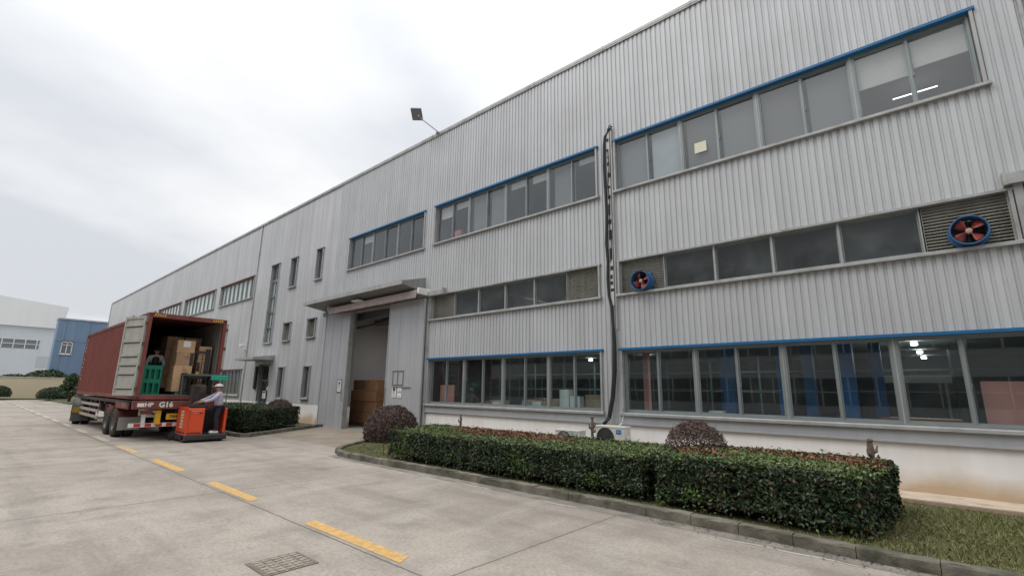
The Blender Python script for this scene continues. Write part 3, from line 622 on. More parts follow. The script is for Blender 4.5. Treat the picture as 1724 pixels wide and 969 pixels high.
q = MB(); q.box(-1.2, .3, 15.6, 16.6, 2.18, 2.36); q.box(-1.1, -1.05, 15.7, 15.75, .03, 2.18); q.box(.15, .2, 15.7, 15.75, .03, 2.18); q.build('storage_hood', WHITE, label='white topped table frame deeper inside, behind the orange bench', cat='table')
q = MB()
for i in range(18):
    x = -14.5+random.random()*7; y = 12.8+random.random()*2.2; s_ = random.uniform(.3, .6); h = random.uniform(1.2, 1.75)
    if i < 6: q.box(x, x+s_, y, y+s_, .05, h, rot=RZ(random.uniform(-.3, .3)))
for x, z in ((-8.1, 1.75), (-9.4, 1.6), (-10.6, 1.55), (-12.1, 1.5)): q.box(x, x+.5, 12.6, 13.1, .05, z, rot=RZ(.2))
build_split(q, 'stored_carton', mat('pale_carton', (.36, .25, .17), .85, var=.3, vscale=2), label='plain cardboard carton standing behind the left ground floor windows', cat='carton', group='cartons stored behind the ground floor windows')
q = MB()
for x, z in ((-10.1, 1.5), (-8.6, 1.7), (-11.9, 1.45), (-4.4, 1.42), (-9.0, 1.9)): q.box(x, x+.35, 12.55, 12.8, .05, z)
build_split(q, 'white_bin', WHITE, label='small white bin close behind the ground floor windows', cat='bin', group='white bins behind the ground floor windows')
q = MB()
for x in np.arange(-14.2, 8, 1.45):
    q.box(x, x+.05, 16, 16.05, .03, 3.1); q.box(x, x+1.45, 16, 16.03, 1.9, 1.94); q.box(x, x+1.45, 16, 16.6, 1.2, 1.24); q.box(x, x+1.45, 16, 16.6, 2.5, 2.53)
q.build('storage_rack', mat('rack_green', (.06, .11, .10), .6), label='long dark green shelving rack at the back of the ground floor hall', cat='rack')

# ------------------------------------------------------------------ things on the facade
# awning
aw = empty('awning', (-19.35, 12.1, 5.7), label='faded pink scalloped awning rolled up under the loading door canopy', cat='awning')
PK = mat('pink_canvas', (.60, .50, .49), .85, var=.08, vscale=4, streak=.15)
q = MB(); q.tube([(-3.08, -.5, .0), (4.03, -.5, .04)], .05, 10); q.build('front_bar', mat('awning_bar', (.62, .60, .60), .4, .2), aw)
q = MB(); n_ = 46; vs = []; fs = []
for i in range(n_*4+1):
    t = i/(n_*4); x = -3.05+7.05*t; zz_ = .04*t; z = zz_-.24-.06*abs(math.sin(math.pi*t*n_)); yy = -.545+.012*math.sin(t*60)
    vs += [(x, yy, z), (x, -.545, zz_), (x, -.06, .10)]
for i in range(n_*4): a = 3*i; fs += [(a, a+3, a+4, a+1), (a+1, a+4, a+5, a+2)]
q.add(vs, fs); q.build('valance', PK, aw)
q = MB(); q.tube([(-3.2, -.06, .10), (4.1, -.06, .12)], .08, 12); q.build('roller', PK, aw)
for x in (-3.16, 4.1):
    q = MB(); q.cbox(x-.05, x+.05, -.56, .06, -.1, .16, .02); q.lathe([(-.06, 0), (-.06, .13), (.06, .13), (.06, 0)], (x, -.2, .03), (1, 0, 0), 14); q.build('end_bracket', WHITE, aw)
# exhaust fans
def fan(name_label, x, z, rot):
    e = empty('exhaust_fan', (x, 12.22, z), label=name_label, cat='exhaust fan', group='blue exhaust fans in the louvres')
    q = MB(); q.lathe([(0, .25), (-.2, .25), (-.3, .258), (-.3, .278), (-.28, .278), (-.2, .265), (.0, .265)], (0, 0, 0), (0, 1, 0), 40, True); q.lathe([(0, .25), (0, .30), (-.03, .30), (-.03, .25)], (0, 0, 0), (0, 1, 0), 40, True)
    q.build('housing', mat('fan_blue', (.035, .13, .30), .45, 0, .1, 5, dirt=((.05, .07, .1), .5, 6)), e)
    RB_ = mat('fan_red', (.42, .085, .07), .5, 0, .1, 6, dirt=((.2, .06, .05), .4, 8))
    for i in range(4):
        a0 = rot+i*math.pi/2; q = MB(); vs = []
        for j in range(6):
            r_ = .05+.19*j/5; wd = .16+.42*(1-((j/5)-.62)**2*1.6) if j else .22
            for k_ in range(5):
                a = a0+(k_/4-.5)*wd*1.5; tw = (k_/4-.5)*.10; vs.append((r_*math.cos(a), -.17+tw, r_*math.sin(a)))
        fs = [(j*5+k_, j*5+k_+1, (j+1)*5+k_+1, (j+1)*5+k_) for j in range(5) for k_ in range(4)]
        q.add(vs, fs, True); b = q.build('blade', RB_, e); mo = b.modifiers.new('t', 'SOLIDIFY'); mo.thickness = .006
    q = MB(); q.lathe([(-.1, 0.0), (-.23, .0), (-.23, .03), (-.22, .05), (-.1, .055), (-.1, 0)], (0, 0, 0), (0, 1, 0), 18); q.build('hub', mat('fan_hub', (.5, .33, .28), .5), e)
    q = MB(); q.box(-.25, .25, -.06, -.04, -.015, .015); q.box(-.015, .015, -.06, -.04, -.25, .25); q.box(-.24, .24, .03, .04, -.24, .24); q.build('motor_bracket', DGREY, e)
    return e
fan('blue ringed exhaust fan with red blades in the right hand louvre near the photo edge', .83, 4.90, .72)
fan('blue ringed exhaust fan with red blades in the louvre next to the cable duct', -5.82, 4.88, .5)
# cables and duct
cb_ = empty('cable_riser', (-6.85, D-.06, 0), label='white cable duct with sagging black cables running down between the window bays', cat='cable')
q = MB()
q.tube([(.22, -.03, 9.9), (.12, -.05, 9.86), (.0, -.05, 9.7), (-.04, -.05, 9.4), (-.06, -.05, 8.7), (-.05, -.05, 8.2), (-.03, -.05, 7.7), (-.02, -.05, 7.2), (-.03, -.06, 6.7), (-.06, -.05, 6.2), (-.02, -.05, 5.6), (-.05, -.05, 5.1), (-.02, -.05, 4.6), (.07, -.06, 4.2), (.10, -.07, 3.6)], .045, 8)
q.build('black_cable', BLACK, cb_)
q = MB(); q.tube([(.10, -.07, 3.6), (.12, -.08, 3.2), (.10, -.08, 2.4), (.02, -.08, 1.7), (-.1, -.1, 1.15), (-.16, -.3, .98)], [.05, .062, .065, .065, .06, .05], 8); q.build('wrapped_pipe', BLACK, cb_)
q = MB(); q.box(.18, .215, -.05, 0, 3.6, 9.95); q.build('metal_duct', TRIM, cb_)
q = MB(); q.box(.04, .13, -.035, 0, 4.3, 9.8); q.build('white_duct', mat('duct_grey', (.6, .6, .58), .6), cb_)
q = MB(); z = 9.6
while z > 4.7:
    h = random.uniform(.03, .16)*(2.2 if 7.2 < z < 7.9 or 5.9 < z < 6.6 else 1); q.box(.02+random.random()*.04, .1+random.random()*.05, -.045, -.036, z-h, z); z -= h+random.uniform(.05, .28)
q.tube([(.08, -.05, 9.2), (.11, -.06, 8.6), (.05, -.06, 8.0), (.1, -.06, 7.5), (.06, -.06, 6.8), (.11, -.06, 6.2), (.06, -.06, 5.6)], .013, 6)
q.build('cable_tie', BLACK, cb_)
q = MB(); q.tube([(.32, -.08, 1.2), (.3, -.12, 1.02), (.28, -.3, .96)], .012, 6); q.build('thin_pipe', WHITE, cb_)
q = MB(); q.tube([(.1, -.02, 9.9), (.18, -.1, 9.98), (.25, -.02, 9.95)], .02, 6); q.tube([(.05, -.02, 9.93), (.28, -.12, 10.0)], .008, 5); q.build('cable_hook', DGREY, cb_)
# flood light
fl = empty('floodlight', (-15.2, 12.1, 13.0), label='grey floodlight on a short arm sticking up over the roof edge', cat='floodlight')
q = MB(); q.tube([(0, 0, -.1), (0, -.03, .02), (-.42, -.55, .50)], .022, 8); q.tube([(-.42, -.55, .50), (-.5, -.6, .62), (-.46, -.72, .66)], .015, 6); q.box(-.06, .06, -.06, .06, -.08, -.0); q.build('arm', STEEL, fl)
d_ = Vector((.25, -.35, -.85)).normalized(); up_ = Vector((-.85, -.55, .25)).normalized(); rt = up_.cross(d_).normalized(); up_ = d_.cross(rt)
Mx = Matrix((rt, up_, -d_)).transposed().to_4x4(); Mx.translation = (-.62, -.72, .78)
def tr(mb, m): mb.v = [tuple(m @ Vector(v)) for v in mb.v]; return mb
q = MB(); q.cbox(-.27, .27, -.22, .22, -.06, .03, .02); q.add([(-.2, -.16, .03), (.2, -.16, .03), (.2, .16, .03), (-.2, .16, .03), (-.12, -.1, .14), (.12, -.1, .14), (.12, .1, .14), (-.12, .1, .14)], [(0, 1, 5, 4), (1, 2, 6, 5), (2, 3, 7, 6), (3, 0, 4, 7), (4, 5, 6, 7)])
Mx = Mx @ Matrix.Scale(1.08, 4)
tr(q, Mx).build('housing', mat('lamp_grey', (.17, .175, .18), .5, .3), fl)
q = MB(); q.box(-.23, .23, -.18, .18, -.068, -.061); tr(q, Mx).build('lens', mat('lamp_glass', (.22, .23, .24), .15), fl)
q = MB(); q.lathe([(0, 0), (0, .035), (.03, .035), (.03, 0)], (-.02, -.08, -.069), (0, 0, -1), 12); tr(q, Mx).build('bulb', PAPER, fl)
# security camera by the stair tower
sc = empty('security_camera', (-34.35, 12.15, 4.45), label='small white security camera on the wall left of the tall stair window', cat='camera')
q = MB(); q.tube([(.3, 0, -.2), (.15, -.15, -.15), (0, -.2, 0)], .025, 6); q.build('bracket', WHITE, sc)
q = MB(); q.cbox(-.35, .1, -.3, -.12, -.02, .14, .03); q.build('housing', WHITE, sc); q = MB(); q.lathe([(0, 0), (0, .05), (.03, .05), (.03, 0)], (-.35, -.21, .05), (-1, 0, 0), 12); q.build('lens', DGREY, sc)
# air conditioners
ACW = mat('ac_white', (.66, .66, .61), .5, 0, .04, 3, .12)
def ac(x0, y0, z0, wd, hh, dp, label, right):
    e = empty('air_conditioner', (x0, y0, z0), label=label, cat='air conditioner', group='outdoor units against the white wall')
    q = MB(); q.cbox(0, wd, 0, dp, 0, hh, .012); q.cbox(-.008, wd+.008, -.008, dp+.008, hh-.05, hh+.006, .01); q.build('casing', ACW, e)
    cx = .3; q = MB(); q.lathe([(-.003, 0), (-.003, .235), (-.018, .245), (-.018, .255), (0.0, .26)], (cx, 0, hh*.5), (0, 1, 0), 36)
    q.build('fan_opening', mat('fan_dark', (.045, .045, .045), .6), e)
    q = MB()
    for r_ in np.arange(.04, .25, .035): q.lathe([(-.024, r_), (-.022, r_+.004), (-.02, r_)], (cx, 0, hh*.5), (0, 1, 0), 32, True)
    for k_ in range(8): a = k_*math.pi/4; q.tube([(cx, -.022, hh*.5), (cx+.25*math.cos(a), -.022, hh*.5+.25*math.sin(a))], .003, 4)
    q.build('grille', DGREY if right else ACW, e)
    q = MB(); q.cbox(wd+.006, wd+.05, .06, .24, .1, .36, .015); q.build('valve_cover', ACW, e); q = MB()
    for a in (.1, wd-.2): q.box(a, a+.08, -.02, dp+.02, -(z0-.17), 0)
    build_split(q, 'foot', DGREY, e); return e
a1 = ac(-7.02, 11.42, .37, .86, .60, .33, 'white outdoor unit with a dark fan and small blue label, under the black pipe', True)
q = MB(); q.box(.62, .76, -.0115, -.0075, .42, .52); q.build('blue_label', mat('label_blue', (.0, .17, .5), .5), a1)
text('Midea', .042, face_mtx((.69, -.013, .47), (1, 0, 0), (0, 0, 1)), WHITE, a1)
a2 = ac(-8.35, 11.42, .22, .82, .57, .33, 'older white outdoor unit with a green energy sticker, left of its neighbour', False)
q = MB(); q.box(.54, .68, -.0115, -.0075, .36, .44); q.build('green_label', mat('label_green', (.05, .4, .2), .5), a2)
q = MB(); q.box(.54, .64, -.0115, -.0075, .47, .50); q.box(.70, .75, -.0115, -.0075, .38, .49); q.build('small_sticker', mat('sticker', (.25, .35, .3), .5), a2)
q = MB(); q.box(-8.5, -6.0, 11.35, 11.9, .12, .17); 
q.build('unit_plinth', mat('unit_plinth', (.4, .39, .37), .9), label='low concrete plinth under the two outdoor units behind the hedge', cat='plinth')

# ------------------------------------------------------------------ cartons
TAP_LINES = PAPER
def carton(x0, x1, y0, y1, z0, z1, label, m=CARTON, group=None, paper=False, rz=0):
    e = empty('carton', ((x0+x1)/2, (y0+y1)/2, z0), rz, label=label, cat='carton', group=group)
    a, b, h = (x1-x0)/2, (y1-y0)/2, z1-z0
    kv = random.choice((0, 0, 1, 2)); mv = m if kv == 0 else mat(m.name+' shade %d' % kv, tuple(c_*(.82, 1.16)[kv-1] for c_ in ((.54, .35, .20) if m is CARTON else (.34, .18, .09))), .8, var=.1, vscale=5, dirt=((.3, .18, .1), .4, 2.5))
    q = MB(); q.cbox(-a, a, -b, b, 0, h-.004, .012); q.build('box', mv, e)
    q = MB(); q.box(-a-.002, -a+.0, -.03, .03, h-.12, h-.01); q.box(a+.0, a+.002, -.03, .03, h-.12, h-.01); q.box(-a, a, -.03, .03, h-.0045, h-.001); q.build('tape', TAPE, e)
    if paper: q = MB(); q.box(a+.001, a+.005, -b*.35, b*.45, h*.45, h*.9); q.build('packing_label', PAPER, e)
    else:
        q = MB()
        for t in range(3): q.box(a+.001, a+.003, -b*.1, b*(.5-.1*t), h*(.55+.1*t), h*(.575+.1*t))
        q.box(a+.001, a+.003, b*.6, b*.75, h*.2, h*.35); q.build('print', mat('carton_print', (.12, .07, .05), .8), e)
    return e
GC = 'cartons stacked inside the open container'
rows = ['bottom', 'second from bottom', 'third from bottom', 'top']
for i in range(4):
    z = 1.64+i*.46; carton(-21.3, -20.5, 4.98, 5.54, z, z+.465, '%s carton of the container front stack, by the mast' % rows[i]+(' with a white paper label' if i == 3 else ''), group=GC, paper=(i == 3), rz=random.uniform(-.03, .03))
for i in range(3):
    z = 1.9+i*.47; carton(-21.35, -20.6, 5.70, 6.12, z, z+.465, '%s of three cartons in the right hand stack in the container' % ['lowest', 'middle', 'topmost'][i], group=GC, rz=random.uniform(-.03, .03))
for i in range(4):
    z = 1.75+i*.49
    carton(-22.9, -22.0, 4.98, 5.5, z, z+.485, '%s carton of the rear left stack in the container, behind the front stack' % rows[i], group=GC)
    carton(-22.9, -22.0, 5.54, 6.12, z, z+.485, '%s carton of the rear right stack in the container, tallest of them' % rows[i], group=GC)
# pallets: green plastic
def pallet(name, L, W_, loc, rz, label, upright=False):
    e = empty(name, loc, rz, label=label, cat='pallet'); return e
q = MB()
e = empty('plastic_pallet', (-20.95, 5.6, 1.42), label='green plastic pallet lying under the cartons in the container', cat='pallet')
for y in (-.5, -.05, .4): q.box(-.6, .5, y, y+.12, 0, .14)
q.box(-.6, .5, -.5, .52, .14, .2); q.build('deck', GREEN, e)
e = empty('plastic_pallet', (-20.75, 4.42, 1.42), .1, label='green plastic pallets stood on edge at the left side of the container mouth', cat='pallet')
for xo in (0, -.17):
    q = MB()
    for z0_, z1_ in ((0, .16), (.50, .64), (.98, 1.12)): q.box(xo-.14, xo, -.28, .28, z0_, z1_)
    for y in (-.28, -.115, .05, .225): q.box(xo-.14, xo, y, y+.055, .16, .5); q.box(xo-.14, xo, y, y+.055, .64, .98)
    q.box(xo-.155, xo-.141, -.28, .28, 0, 1.12); q.build('frame', GREEN, e)
# brown cartons inside the door
GS = 'brown cartons on pallets inside the loading door'
n3 = [1.72, 1.18]
for i in range(3):
    carton(-23.5, -22.9, 13.75, 14.5, .16+i*.53, .16+i*.53+.515, '%s brown carton of the left stack inside the loading door' % ['bottom', 'middle', 'top'][i], CARTON2, GS)
for i in range(4):
    carton(-22.8, -21.7, 13.5, 14.4, .16+i*.53, .16+i*.53+.515, '%s brown carton of the middle stack inside the loading door' % ['bottom', 'second', 'third', 'top'][i], CARTON2, GS)
    carton(-21.62, -20.6, 13.45+.04*(i%2), 14.35, .16+i*.53, .16+i*.53+.515, '%s brown carton of the right stack inside the loading door' % ['bottom', 'second', 'third', 'top'][i], CARTON2, GS)
for x, lb in ((-22.8, 'dark wooden pallet under the left and middle brown stacks inside the door'), (-21.3, 'dark wooden pallet under the right brown stack inside the door')):
    q = MB()
    for y in (13.3, 13.7, 14.1): q.box(x-.6, x+.6, y, y+.12, .03, .13)
    for i in range(6): q.box(x-.6+i*.22, x-.48+i*.22, 13.28, 14.25, .13, .155)
    q.build('wooden_pallet', mat('old_wood', (.10, .075, .045), .85, var=.2), label=lb, cat='pallet')

# ------------------------------------------------------------------ shipping container
ct = empty('shipping_container', (-20, 3.88, 1.38), label='long rust red shipping container with its rear doors open, on the trailer', cat='container')
L, Wd, Hh = 12.19, 2.44, 2.92
def wave(mb, x0, x1, y, z0, z1, dep, per=.28, ax='x'):
    pts = []; x = x0; prof = [(0, 0), (.26, 0), (.5, 1), (.76, 1), (1, 0)]
    n_ = int((x1-x0)/per)
    for i in range(n_):
        for t_, h in prof[:-1]: pts.append((x0+(i+t_)*(x1-x0)/n_, h*dep))
    pts.append((x1, 0))
    for s_ in (0, .012):
        vs = [((x, y+h+s_, z) if ax == 'x' else (y+h+s_, x, z)) for x, h in pts for z in (z0, z1)]
        mb.add(vs, [(2*i, 2*i+2, 2*i+3, 2*i+1) for i in range(len(pts)-1)])
q = MB(); wave(q, -L+.1, -.1, .02, .14, Hh-.1, .036)
q.build('side_panel', CONT, ct)
q = MB(); wave(q, -L+.1, -.1, Wd-.06, .14, Hh-.1, .036); q.build('side_panel', CONT, ct)
q = MB(); q.box(-L+.1, -.1, .0, .08, 0, .14); q.box(-L+.1, -.1, Wd-.08, Wd, 0, .14); q.box(-L+.1, -.1, .0, .06, Hh-.1, Hh); q.box(-L+.1, -.1, Wd-.06, Wd, Hh-.1, Hh)
q.box(-L+.1, -.1, .08, Wd-.08, .08, .13); q.box(-L+.1, -.1, .06, Wd-.06, Hh-.05, Hh-.02); q.box(-L, -L+.1, 0, Wd, 0.1, Hh-.1)
q.box(-.12, 0, .1, Wd-.1, 0, .14); q.box(-.12, 0, .12, Wd-.12, Hh-.15, Hh)
q.build('frame', RUST, ct)
q = MB()
for x0, x1 in ((-.14, 0), (-L, -L+.14)):
    for y0, y1 in ((0, .12), (Wd-.12, Wd)): q.box(x0+.005, x1-.005, y0+.003, y1-.003, .12, Hh-.12)
build_split(q, 'corner_post', CONT, ct)
for x0, x1 in ((-.18, .004), (-L-.004, -L+.18)):
    for y0, y1 in ((-.004, .16), (Wd-.16, Wd+.004)):
        for z0, z1 in ((-.004, .118), (Hh-.118, Hh+.004)):
            q = MB(); q.cbox(x0, x1, y0, y1, z0, z1, .012); c_ = q.build('corner_casting', RUST, ct)
            q = MB(); q.lathe([(0, 0), (0, .035), (.004, .035)], (x1+.001 if x1 > -1 else x0-.001, (y0+y1)/2, (z0+z1)/2), (1, 0, 0), 12); q.box((x0+x1)/2-.04, (x0+x1)/2+.04, y0-.002, y0-.0005, (z0+z1)/2-.025, (z0+z1)/2+.025); q.build('casting_hole', BLACK, c_)
# inner lining so the inside reads pale grey
q = MB(); wave(q, -L+.2, -.16, Wd-.10, .14, Hh-.1, -.03); wave(q, -L+.2, -.16, .085, .14, Hh-.1, .03); q.box(-L+.12, -L+.13, .1, Wd-.1, .14, Hh-.1); q.box(-L+.2, -.16, .09, Wd-.1, .135, .15); q.build('lining', CONT_IN, ct)
# yellow/black hazard stripes on the header
q = MB()
for y in (.16, .23, .30, .37, .44, Wd-.2, Wd-.27, Wd-.34, Wd-.41, Wd-.48): q.add([(.0015, y, Hh-.11), (.0015, y+.035, Hh-.11), (.0015, y+.065, Hh-.03), (.0015, y+.03, Hh-.03)], [(0, 1, 2, 3)])
q.build('hazard_stripe', YELLOW, ct)
# doors
def leaf(hx, hy, ang, wd, s_):
    """leaf hinged at (hx,hy) (container space), direction angle; shows inner face"""
    dm = Matrix.Translation((hx, hy, 0)) @ Matrix.Rotation(ang, 4, 'Z')
    q = MB(); z0, z1 = .12, Hh-.13; q.box(0, wd, -.02, .02, z0, z1)
    for zz in (z0, z1-.08): q.box(0, wd, -.05, .05, zz, zz+.08)
    for xx in (0, wd-.07): q.box(xx, xx+.07, -.05, .05, z0+.08, z1-.08)
    for zz in (.35, .82, 1.12, 1.42, 1.9, 2.45): q.box(.1, wd-.1, -.055, .055, zz, zz+.09)
    o = tr(q, dm).build('door_leaf', CDOOR, ct)
    q = MB()
    for zz in (.33, .80, 1.10, 1.40, 1.88, 2.43): q.box(.12, wd-.12, -.0225, -.0205, zz-.03, zz+.02); q.box(.12, wd-.12, .0205, .0225, zz-.03, zz+.02)
    build_split(tr(q, dm), 'rib_groove', mat('groove_grey', (.16, .155, .14), .8), o)
    q = MB()
    for xx in (.3, .95): q.tube([(xx, s_*.085, z0-.02), (xx, s_*.085, z1+.06)], .017, 8); q.box(xx-.03, xx+.03, s_*.075-.03, s_*.075+.03, z1+.0, z1+.05)
    tr(q, dm).build('locking_bar', STEEL, o)
    q = MB()
    for zz in (.3, 1.0, 1.8, 2.5): q.box(-.05, .06, -.03, .03, zz, zz+.1)
    build_split(tr(q, dm), 'hinge', RUST, o)
leaf(-.02, -.03, math.pi+R(17), 1.17, -1); leaf(-.02, Wd+.03, math.pi-R(5), 1.17, 1)
# vertical lettering on the side near the front
for i, ch in enumerate('CAXU 806149'):
    if ch != ' ': text(ch, .15, face_mtx((-L+.42, -.003, Hh-.30-i*.19), (1, 0, 0), (0, 0, 1)), WHITE, ct, bold=.004)

# ------------------------------------------------------------------ trailer
tl = empty('semi_trailer', (-20, 5.1, 0), label='dark red skeletal semi trailer with dual wheels carrying the container', cat='trailer')
q = MB()
for y in (-.5, .38): q.box(-12.2, -.15, y, y+.12, .98, 1.3)
for x in (-.3, -1.5, -3.2, -5.2, -7.3, -9.4, -11.6): q.box(x-.08, x+.08, -1.15, 1.15, 1.12, 1.30)
for s_ in (-1, 1): q.box(-12.1, -.2, s_*1.13-.04, s_*1.13+.04, 1.2, 1.32)
q.build('chassis', CHAS, tl)
q = MB(); q.cbox(-.14, .04, -1.24, 1.2, 1.06, 1.34, .01); q.build('rear_beam', RUST, tl)
text('G16', .235, face_mtx((.047, -.32, 1.2), (0, 1, 0), (0, 0, 1)), WHITE, tl, bold=.008)
text('HP', .19, face_mtx((.047, -.80, 1.2), (0, 1, 0), (0, 0, 1)), WHITE, tl, bold=.006)
q = MB(); q.box(.041, .05, -1.12, -.93, 1.14, 1.26); q.build('reflector_plate', PAPER, tl)
q = MB(); q.box(-2.6, -.6, -1.235, -1.20, 1.04, 1.26); q.build('side_board', RUST, tl)
text('HBG 7204', .17, face_mtx((-1.2, -1.238, 1.15), (1, 0, 0), (0, 0, 1)), mat('faded_white', (.4, .32, .3), .7), tl)
for y in (-1.0, .85): q = MB(); q.cbox(.0, .05, y, y+.34, .9, 1.03, .01); q.build('tail_lamp', mat('tail_red', (.12, .02, .02), .3), tl)
q = MB(); q.box(-.25, -.18, -1.22, 1.22, .47, .60); q.box(-.22, -.14, -.9, -.8, .6, 1.05); q.box(-.22, -.14, .8, .9, .6, 1.05); bp = q.build('rear_bumper', WHITE, tl)
q = MB()
for i in range(8): q.box(-.179, -.175, -1.2+i*.3+(.12 if 1 else 0), -1.2+i*.3+.3, .48, .59)
build_split(q, 'red_stripe', mat('reflective_red', (.5, .03, .04), .4), bp)
q = MB(); q.cbox(-.2, -.1, -.55, -.38, .55, 1.02, .01); q.build('yellow_guard', YELLOW, tl)
q = MB(); q.cbox(-.12, -.10, .12-.35, .12+.05, .70, .90, .004); q.build('number_plate', YELLOW, tl)
text('7204', .12, face_mtx((-.097, -.03, .80), (0, 1, 0), (0, 0, 1)), DGREY, tl, bold=.004)
for s_ in (-1, 1):
    q = MB(); q.box(-1.92, -1.90, s_*.88-.32, s_*.88+.32, .28, .72); q.build('mud_flap', mat('pale_flap', (.42, .41, .38), .8, var=.1), tl)
def wheel(e, x, y, r_=.51, wd=.29, out=-1, name='wheel'):
    q = MB(); h = wd/2
    q.lathe([(-h, r_*.56), (-h, r_*.62), (-h*1.06, r_*.8), (-h*.9, r_*.96), (-h*.72, r_), (h*.72, r_), (h*.9, r_*.96), (h*1.06, r_*.8), (h, r_*.62), (h, r_*.56)], (x, y, r_), (0, 1, 0), 36, True)
    o = q.build(name, TYRE, e); q = MB()
    for t_ in (-.5, -.17, .17, .5): q.lathe([(t_*h-.008, r_+.001), (t_*h+.008, r_+.001)], (x, y, r_), (0, 1, 0), 36)
    q.build('tread_groove', BLACK, o)
    q = MB(); q.lathe([(out*h*.95, r_*.57), (out*h*.7, r_*.52), (out*h*-.1, r_*.46), (out*h*-.1, r_*.22), (out*h*.5, r_*.2), (out*h*.6, r_*.14), (out*h*.6, 0)], (x, y, r_), (0, 1, 0), 24)
    for k_ in range(8): a = k_*math.pi/4; q.lathe([(out*h*-.05, .0), (out*h*.1, .022), (out*h*-.1, .022)], (x+r_*.33*math.cos(a), y, r_+r_*.33*math.sin(a)), (0, 1, 0), 6)
    q.build('rim', mat('wheel_rim', (.2, .17, .15), .6, .3, .2, 6), o)
for x in (-2.75, -4.1):
    for s_ in (-1, 1):
        wheel(tl, x, s_*1.06, out=s_); wheel(tl, x, s_*.74, out=s_)
    q = MB(); q.tube([(x, -1, .51), (x, 1, .51)], .07, 10); q.box(x-.4, x+.4, -.55, -.47, .62, .7); q.box(x-.4, x+.4, .47, .55, .62, .7); q.build('axle', CHAS, tl)
    for s_ in (-1, 1):
        if x > -5:
            q = MB(); vs = []
            for k_ in range(13): a = R(20)+R(140)*k_/12; vs += [(x+.6*math.cos(a), s_*1.2, .51+.6*math.sin(a)), (x+.6*math.cos(a), s_*.6, .51+.6*math.sin(a))]
            q.add(vs, [(2*i, 2*i+1, 2*i+3, 2*i+2) for i in range(12)]); o = q.build('mudguard', RUST, tl); mo = o.modifiers.new('t', 'SOLIDIFY'); mo.thickness = .02
GUARD = mat('guard_worn', (.42, .38, .36), .6, .1, .3, 3, dirt=((.2, .09, .07), .7, 3))
for s_ in (-1, 1):
    q = MB()
    for z in (.48, .72, .96): q.cbox(-10.6, -6.1, s_*1.16-.02, s_*1.16+.02, z, z+.11, .006)
    for x in (-10.3, -8.4, -6.4): q.box(x-.03, x+.03, s_*1.13-.0, s_*1.13+.012, .48, 1.2)
    q.build('side_guard', GUARD, tl)
q = MB(); q.tube([(-9.8, -.75, 1.2), (-9.8, -.75, .25)], .07); q.box(-9.95, -9.65, -.9, -.6, .2, .25); q.tube([(-9.8, .75, 1.2), (-9.8, .75, .25)], .07); q.box(-9.95, -9.65, .6, .9, .2, .25); q.build('landing_leg', CHAS, tl)
q = MB(); q.lathe([(-.5, 0), (-.5, .2), (-.45, .25), (.45, .25), (.5, .2), (.5, 0)], (-7.2, -.75, .95), (1, 0, 0), 18); q.build('air_tank', CHAS, tl); q = MB(); q.cbox(-9.2, -8.3, -.95, -.3, .75, 1.18, .03); q.build('spare_carrier', CHAS, tl); q = MB(); q.cbox(-11.4, -10.7, -1.0, .9, .95, 1.2, .03); q.build('kingpin_plate', CHAS, tl); q = MB(); q.cbox(-5.9, -5.6, -1.0, -.6, .8, 1.15, .03); q.build('tool_box', CHAS, tl)

# ------------------------------------------------------------------ tractor unit, turned away behind the container
tk = empty('truck_tractor', (-31.3, 5.05, 0), R(-11), label='truck tractor coupled to the trailer, only its rear wheel guard showing', cat='truck')
q = MB()
for y in (-.42, .34): q.box(-5.6, .9, y, y+.08, .75, 1.0)
q.box(.75, .85, -.9, .9, .72, .98); q.lathe([(0, 0), (0, .45), (.1, .45), (.1, 0)], (.0, 0, 1.02), (0, 0, 1), 20); q.build('chassis', CHAS, tk)
for x in (.25, -1.1):
    for s_ in (-1, 1): wheel(tk, x, s_*1.06, out=s_); wheel(tk, x, s_*.74, out=s_)
for s_ in (-1, 1): wheel(tk, -4.6, s_*1.05, out=s_)
for s_ in (-1, 1):
    for x in (.25, -1.1):
        q = MB(); vs = []
        for k_ in range(13): a = R(-5)+R(170)*k_/12; vs += [(x+.68*math.cos(a), s_*1.26, .51+.70*math.sin(a)), (x+.68*math.cos(a), s_*.56, .51+.70*math.sin(a))]
        q.add(vs, [(2*i, 2*i+1, 2*i+3, 2*i+2) for i in range(12)], True); o = q.build('mudguard', mat('guard_black', (.05, .05, .05), .55, 0, .2, 4), tk); mo = o.modifiers.new('t', 'SOLIDIFY'); mo.thickness = .02
    q = MB(); q.box(.93, .945, s_*.93-.32, s_*.93+.32, .16, .52); q.build('mud_flap', mat('grey_flap', (.1, .1, .1), .8), tk)
q = MB(); q.box(.95, .97, -1.22, -.62, .54, .80); q.build('number_plate', mat('dull_yellow', (.33, .22, .02), .6, var=.2, vscale=10), tk)
q = MB(); q.cbox(-6.0, -3.9, -1.22, 1.22, .95, 3.3, .15); q.cbox(-6.05, -5.9, -1.22, 1.22, .35, 1.0, .06); cbm = q.build('cab', mat('cab_white', (.55, .55, .55), .35), tk)
q = MB(); q.box(-6.012, -6.004, -1.05, 1.05, 2.0, 2.95); q.build('windscreen', mat('dark_screen', (.02, .025, .03), .1), cbm)
for s_ in (-1, 1): q = MB(); q.box(-5.7, -4.7, s_*1.224-.004, s_*1.224+.004, 2.05, 2.8); q.build('side_window', mat('dark_screen', (.02, .025, .03), .1), cbm)
q = MB(); q.lathe([(-.5, 0), (-.5, .3), (.5, .3), (.5, 0)], (-2.9, -.9, .7), (1, 0, 0), 18); q.build('fuel_tank', STEEL, tk)

# ------------------------------------------------------------------ reach truck
ft = empty('reach_truck', (-18.85, 5.16, 0), R(0), label='orange stand-on reach truck loading the container, green plate on its overhead guard', cat='forklift')
